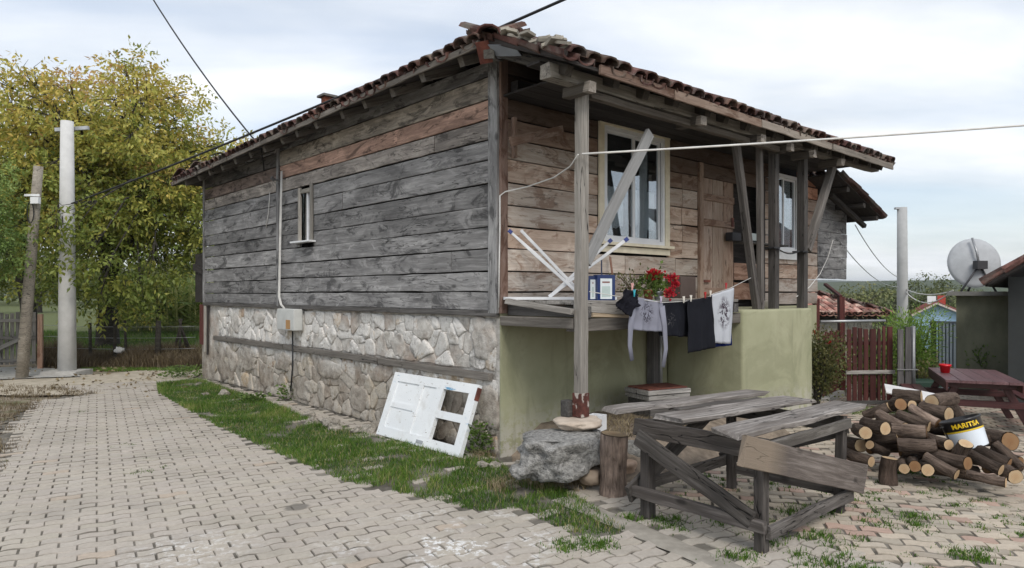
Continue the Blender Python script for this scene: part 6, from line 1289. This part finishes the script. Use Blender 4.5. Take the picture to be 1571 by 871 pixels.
def blue_house():
    Y = 40.; ax = at(1437, 463, Y); xl, xr = at(1404, 480, Y).x, at(1478, 480, Y).x; ze = at(1404, 481, Y).z; g = gz(ax.x, Y); root = empty('blue_house', (ax.x, Y, g), -.5, 'small light blue house with a red roof in the hollow', 'house'); l, r = xl - ax.x + .15, xr - ax.x - .15; e, a = ze - g, ax.z - g - .08
    m = MB(); V = [(l, 0, -.3), (r, 0, -.3), (r, 0, e), (0, 0, a), (l, 0, e)]; V += [(x, 5, z) for x, y, z in V]; m.add(V, [(0, 1, 2, 3, 4), (9, 8, 7, 6, 5), (0, 5, 6, 1), (1, 6, 7, 2), (0, 4, 9, 5)]); m.build('wall', MT['any'], root, color=(.36, .52, .72)); m = MB(); m.box(l - .02, r + .02, -.03, -.002, -.3, .75); m.build('plinth', MT['any'], root, color=(.42, .33, .27))
    rf = None
    for s, xe in ((-1, xl - ax.x), (1, xr - ax.x)):
        m = MB(); V = [(0, -.3, a + .1), (xe, -.3, e - .02), (xe, 5.2, e - .02), (0, 5.2, a + .1)]; V += [(x, y, z - .09) for x, y, z in V]; m.add(V, [(0, 1, 2, 3), (7, 6, 5, 4), (0, 4, 5, 1), (1, 5, 6, 2), (2, 6, 7, 3), (0, 3, 7, 4)]); rf = fixn(m.build('roof', MT['any'], root, color=(.22, .07, .06)).data); board('bargeboard', (0, -.33, a + .0), (xe, -.33, e - .12), .1, .03, MT['any'], root, (0, -1, 0), (.6, .5, .48))
        for k in range(1, 14): y = -.28 + k * .4; tubeobj('roof_rib', [(0, y, a + .115), (xe, y, e - .005)], .035, MT['any'], root, 6, color=(.2, .06, .055))
    m = MB(); m.box(.1, .5, 1, 1.4, a - .3, a + .45); m.build('chimney', MT['any'], root, color=(.42, .06, .04)); m = MB(); m.box(-.45, -.02, .2, .5, a - .05, a + .42); m.build('white_box', MT['white_plastic'], root)
blue_house()
def striped_gate():
    p0, p1 = at(1438, 520, 15.5), at(1474, 520, 15.2); g = gz(p0.x, p0.y); z1 = at(1450, 496, 15.4).z; root = empty('metal_gate', (p0.x, p0.y, g), math.atan2(p1.y - p0.y, p1.x - p0.x), 'ribbed metal gate in pale blue and grey stripes beside the shed', 'gate'); L = .62; n = 9
    m = MB(); m.box(0, L, .02, .03, .05, z1 - g); m.build('sheet', MT['any'], root, color=(.14, .18, .23))
    for i in range(n): x = .04 + i * L / n; m = MB(); m.box(x, x + .042, -.02, .018, .05, z1 - g); m.build('rib', MT['any'], root, color=(.60, .67, .74))
    m = MB(); m.box(-.12, -.02, -.05, .05, 0, z1 - g + .05); m.build('gate_post', MT['any'], root, color=(.03, .03, .035)); m = MB(); m.box(-.02, L + .1, -.03, .02, z1 - g + .003, z1 - g + .05); m.build('top_rail', MT['any'], root, color=(.25, .27, .3))
striped_gate()
def dish_shed():
    Y = 13.; p = at(1467, 447, Y); g = gz(p.x, p.y) - .3; root = empty('dish_shed', (p.x, p.y, g), -.62, 'low flat roofed shed with stained olive grey plaster walls', 'shed'); h = p.z - g; k = NT('stained_plaster'); q = k.tc(); v = k.noise(k.vec(q, (1, 1, .6)), 1.6, 6, .65); MT['stained'] = k.fin(k.ramp(v, (.3, (.13, .132, .095)), (.7, (.27, .27, .2))), .9, .15)
    m = MB(); m.box(0, 4, 0, 3, -.3, h - .08); m.build('wall', MT['stained'], root); m = MB(); m.box(-.14, 4.1, -.16, 3.1, h - .078, h); m.build('roof_slab', MT['concrete'], root, color=(.55, .55, .55)); m = MB(); m.box(.1, 1.0, -.2, -.002, .62, .68); m.build('ledge', MT['any'], root, color=(.05, .05, .055))
    m = MB(); m.box(.95, 4, -.28, -.17, h + .002, h + .05); m.build('slab_edge', MT['white_metal'], root, color=(.6, .6, .6))
    c = at(1494, 403, 13.7); d = empty('satellite_dish', (c.x, c.y, p.z), 0, 'grey satellite dish seen from behind on the flat shed roof', 'satellite dish'); cz = c.z - p.z; r = .45; V = []; Fc = []; n, rg = 32, 7
    for s in (0, .012):
        for j in range(rg + 1):
            for i in range(n): a = 6.283 * i / n; q = r * j / rg; V.append((q * math.cos(a), q * q * .42 - .075 + s, q * math.sin(a) * 1.12))
    w_ = n * (rg + 1)
    for s in (0, 1):
        for j in range(rg):
            for i in range(n): a, b2 = s * w_ + j * n + i, s * w_ + j * n + (i + 1) % n; Fc.append((a, b2, b2 + n, a + n) if s == 0 else (a, a + n, b2 + n, b2))
    for i in range(n): a, b2 = rg * n + i, rg * n + (i + 1) % n; Fc.append((a, b2, b2 + w_, a + w_))
    link('reflector', mesh('reflector', V, Fc, True), MT['any'], d, Matrix.Translation((0, 0, cz)) @ Matrix.Rotation(R(-14), 4, 'X') @ Matrix.Rotation(R(-24), 4, 'Z'), (.46, .48, .5))
    hub = Vector((0, -.16, cz - .05)); tubeobj('rib', [(0.02, -.13, cz - .1), (-.02, -.12, cz + .2), (-.02, .02, cz + .49)], .022, MT['steel'], d, 8, color=(.8, .8, .8)); m = MB(); m.box(-.1, .1, -.1, .04, -.08, .08, Matrix.Translation(hub)); m.build('mount', MT['any'], d, color=(.06, .06, .065))
    for (x, y) in ((-.42, -.25), (.3, -.2), (.05, .25)): tubeobj('strut', [hub, (x, y, 0)], .02, MT['any'], d, 8, color=(.05, .05, .055))
dish_shed()
def neighbour():
    e0 = at(1514, 434, 11.); g = gz(e0.x + 1, 11.); root = empty('neighbour_house', (e0.x, e0.y, g), R(-40), 'house with a low tiled eave, its shade painted on the wall, at the edge of the yard', 'house'); h = e0.z - g; m = MB(); m.box(.25, 5, .35, 4.5, -.3, h + .1); m.build('wall', MT['any'], root, color=(.045, .05, .05)); sl = .62  # wall near black: shade of the roof put into its colour
    m = MB(); V = [(x, y, h + sl * x + k) for k in (0, -.06) for x in (0, 3) for y in (-.2, 5)]; m.add(V, [(0, 2, 3, 1), (4, 5, 7, 6), (0, 4, 6, 2), (1, 3, 7, 5), (0, 1, 5, 4), (2, 6, 7, 3)]); rf = m.build('roof', MT['soot_shade_wood'], root)
    big = MB()
    for c in range(8):
        for j in range(27):
            for up in (False, True):
                x = c * .29 - .04; y = -.2 + (j + .5 * up) * .19; dn = Vector((-1, 0, -sl)).normalized(); nr = Vector((-sl, 0, 1)).normalized(); yv = nr.cross(dn); M = Matrix((dn, yv, nr)).transposed().to_4x4(); M.translation = Vector((x + .31, y, h + sl * (x + .31))) + nr * .06; M = M @ Matrix.Rotation(trng.uniform(-.06, .06), 4, 'Z') @ Matrix.Rotation(.05, 4, 'Y'); g_ = trng.uniform(.8, 1.5)
                if j < 6 or c == 0: link('tile', T_UP if up else T_DN, None, rf, M, (g_ * 1.1, g_, g_))
                else: Vt, Ft = tv[up]; big.add([M @ v for v in Vt], Ft, (g_, g_, g_))
    big.build('tile_field', MT['tile'], rf, tints=True, kind='stuff'); board('verge_board', (.02, -.22, h - .0), (2.9, -.22, h + sl * 2.88), .09, .03, MT['soot_shade_wood'], rf, (0, -1, 0))
neighbour()
# red fences, gate frame
def picket_fence():
    Y = 11.2; p0, p1 = at(1296, 600, Y), at(1376, 600, Y + .1); g = gz((p0.x + p1.x) / 2, Y); root = empty('picket_fence', (p0.x, p0.y, g), math.atan2(p1.y - p0.y, p1.x - p0.x), 'dark red picket gate with a grey cross rail closing the yard', 'fence'); zt_ = at(1330, 503, Y).z - g; sc = Y / F
    for i, (px, w_) in enumerate([(1303, 7), (1312, 7), (1321, 7), (1330.5, 7.5), (1342, 10), (1352, 4.8), (1360, 4.8), (1370, 9)]): x = (px - 1296) * sc; board('picket', (x, 0, .04), (x, 0, zt_ + random.uniform(-.03, .03)), w_ * sc, .022, MT['red_wood'], root, (0, -1, 0), (random.uniform(.8, 1.15),) * 3, taper=.96)
    for z, c, mt in ((at(1330, 527, Y).z - g, (.9,) * 3, 'red_wood'), (at(1330, 571, Y).z - g, (1.1,) * 3, 'post_wood'), (.08, (.8,) * 3, 'dark_wood')): board('rail', (0, .028 if mt == 'red_wood' else -.03, z), (80 * sc, .028 if mt == 'red_wood' else -.03, z), .06, .03, MT[mt], root, (0, -1, 0), c)
    p0 = at(1388, 595, 11.1); g = gz(p0.x, p0.y); root = empty('grey_boards', (p0.x, p0.y, g), 0, 'two tall dark grey fence boards beside the red picket gate', 'fence'); h = at(1388, 505, 11.1).z - g
    for x, hh in ((-.07, h), (.05, h * 1.03)): board('board', (x, 0, 0), (x, 0, hh), .11, .03, MT['dark_wood'], root, (0, -1, 0), (1.2, 1.2, 1.25), taper=.8)
    board('tie', (-.14, -.03, h * .5), (.2, -.03, h * .5), .02, .012, MT['any'], root, (0, -1, 0), (.2, .2, .2))
    p0 = at(1401, 590, 11.2); g = gz(p0.x, p0.y); o = tubeobj('metal_post', [(p0.x, p0.y, g - .1), (p0.x, p0.y, at(1401, 500, 11.2).z)], .035, MT['steel'], None, 10); setp(o, 'grey metal post at the end of the fence by the green plant', 'post'); o.color = (.5, .5, .5, 1)
    # side fence beside the porch base and the red gate frame
    pA, pB = gp(1262, 614), gp(1290, 606); root = empty('picket_fence', pA, math.atan2(pB.y - pA.y, pB.x - pA.x), 'red picket fence panel between the shrub and the gate frame', 'fence'); L = (pB - pA).length; n = 8
    for i in range(n): x = (i + .5) * L / n; board('picket', (x, 0, .06), (x, 0, 1.12 + random.uniform(-.03, .03)), L / n * .7, .022, MT['red_wood'], root, (0, -1, 0), (random.uniform(1.3, 1.8),) * 3)
    for z in (.3, .9): board('rail', (0, .03, z), (L, .03, z), .06, .03, MT['red_wood'], root, (0, -1, 0))
    m = MB(); m.box(-.1, L + .15, -.1, .1, -.06, .045); m.build('footing', MT['concrete'], root)
    pB = gp(1292, 607); root = empty('gate_frame', pB, 0, 'red painted gate frame with a sloping bar beside the annex', 'gate frame'); q = at(1290, 455, pB.y) - pB; board('post', (0, 0, -.02), (q.x, 0, q.z), .095, .095, MT['red_wood'], root, (0, -1, 0), (1.2, 1.1, 1.1)); s = at(1266, 436, pB.y + .6) - pB; board('bar', (q.x, 0, q.z), s, .06, .05, MT['red_wood'], root, (0, -1, 0), (1.0, .9, .9)); r = at(1252, 470, 11.4) - pB; g = gz(pB.x + r.x, 11.4) - pB.z; board('post', (r.x, r.y, g), (r.x, r.y, r.z + .12), .085, .085, MT['red_wood'], root, (0, -1, 0), (1.2, 1.1, 1.1))
    o = tubeobj('metal_rail', [(*at(1259, 493, 11.6)[:3],), (*at(1358, 492, 11.9)[:3],)], .022, MT['steel'], None, 8); setp(o, 'horizontal grey pipe above the red picket gate', 'pipe')
picket_fence()
def shrub(name, label, base, h, r, n, L, wd, mat, T, stems_n, flowers=0, cat='shrub', lean=(0, 0)):
    root = empty(name, base, 0, label, cat); m = MB(); tips = []
    for i in range(stems_n): a = random.uniform(0, 6.28); q = random.uniform(.3, 1) * r; t = Vector((q * math.cos(a) + lean[0], q * math.sin(a) + lean[1], h * random.uniform(.6, 1.0))); m.tube([(0.03 * math.cos(a), .03 * math.sin(a), -.03), t * .5 + Vector((-lean[0] * .2, 0, .1)), t], [.014, .010, .003], 5); tips.append(t)
    m.build('stem', MT['trunk'], root); P = []; D = []
    for _ in range(n): t = random.choice(tips); f = random.uniform(.3, 1.05); c = Vector(t) * f; o = Vector((random.gauss(0, 1), random.gauss(0, 1), random.gauss(0, .8))) * r * .3; P.append(tuple(c + o)); D.append(tuple(o + Vector((0, 0, .1))))
    link('foliage', leaf_mesh('foliage', P, D, RNG.uniform(.6, 1.3, n) * L, RNG.uniform(.6, 1.3, n) * wd, np.clip(RNG.normal(T, .25, n), 0, 1), .15), MT[mat], root)
    for k in range(flowers): o = sprig(root, 40, .010, .02, -.01, .022, .02, MT['petal'], .5, 'blossom'); t = random.choice(tips); o.matrix_basis = Matrix.Translation(t + Vector((0, -.05, .05)))
bs = gp(1252, 622); shrub('rose_shrub', 'twiggy olive green rose shrub beside the green porch base', (bs.x, bs.y, gz(bs.x, bs.y)), 1.15, .30, 3600, .05, .032, 'olive_leaf', .6, 18, 2, lean=(.1, 0))
b_ = at(1398, 560, 12.4); b_.z = gz(b_.x, b_.y); shrub('feathery_plant', 'bright green feathery plant spilling over the fence', b_, at(1400, 480, 12.4).z - b_.z, .42, 9500, .075, .018, 'fern_leaf', .6, 22, 0, 'plant')
b_ = at(1412, 575, 12.0); b_.z = gz(b_.x, b_.y); shrub('garden_plant', 'low yellow green garden plant below the feathery one', b_, .7, .25, 600, .06, .04, 'olive_leaf', .8, 9, 0, 'plant')
b_ = at(1504, 560, 12.75); o = empty('planter', (b_.x, b_.y, b_.z), 0, 'small leafy plant on the ledge of the shed wall', 'plant'); sprig(o, 160, .1, .24, .0, .06, .04, MT['green_leaf'], .35); stems(o, 6, .08, .18, 0, MT['green_leaf'])
b_ = at(1330, 545, 12.6); b_.z = gz(b_.x, b_.y); shrub('dead_shrub', 'grey tangled dead stems behind the red picket gate', b_, at(1330, 488, 12.6).z - b_.z, .55, 500, .05, .02, 'dry_leaf', .6, 46)
b_ = at(1340, 590, 12.4); b_.z = gz(b_.x, b_.y); shrub('garden_plant', 'green plants seen through the red pickets', b_, .85, .55, 1600, .08, .04, 'green_leaf', .55, 16, 0, 'plant')
brush('yard_grass', 'short grass before the red picket gate', 1296, 1400, 10.2, 11.3, 3500, .05, MT['grass'], .6, 'grass')

# ------------------------------------------------------------------ thin autumn haze round camera and scene, sky outside
m = MB(); m.box(-3200, 3200, -70, 3600, -8, 60); hz = m.build('haze', None); hz['kind'] = 'stuff'; hz['label'] = 'thin pale haze in the air over the valley'; hz['category'] = 'haze'
hm = bpy.data.materials.new('haze_air'); hm.use_nodes = True; ht = hm.node_tree; ht.nodes.clear(); ho = ht.nodes.new('ShaderNodeOutputMaterial'); hv = ht.nodes.new('ShaderNodeVolumePrincipled'); hv.inputs['Color'].default_value = (.88, .93, 1, 1); hv.inputs['Density'].default_value = .00028; hv.inputs['Anisotropy'].default_value = .2; ht.links.new(hv.outputs[0], ho.inputs['Volume']); hz.data.materials.append(hm)
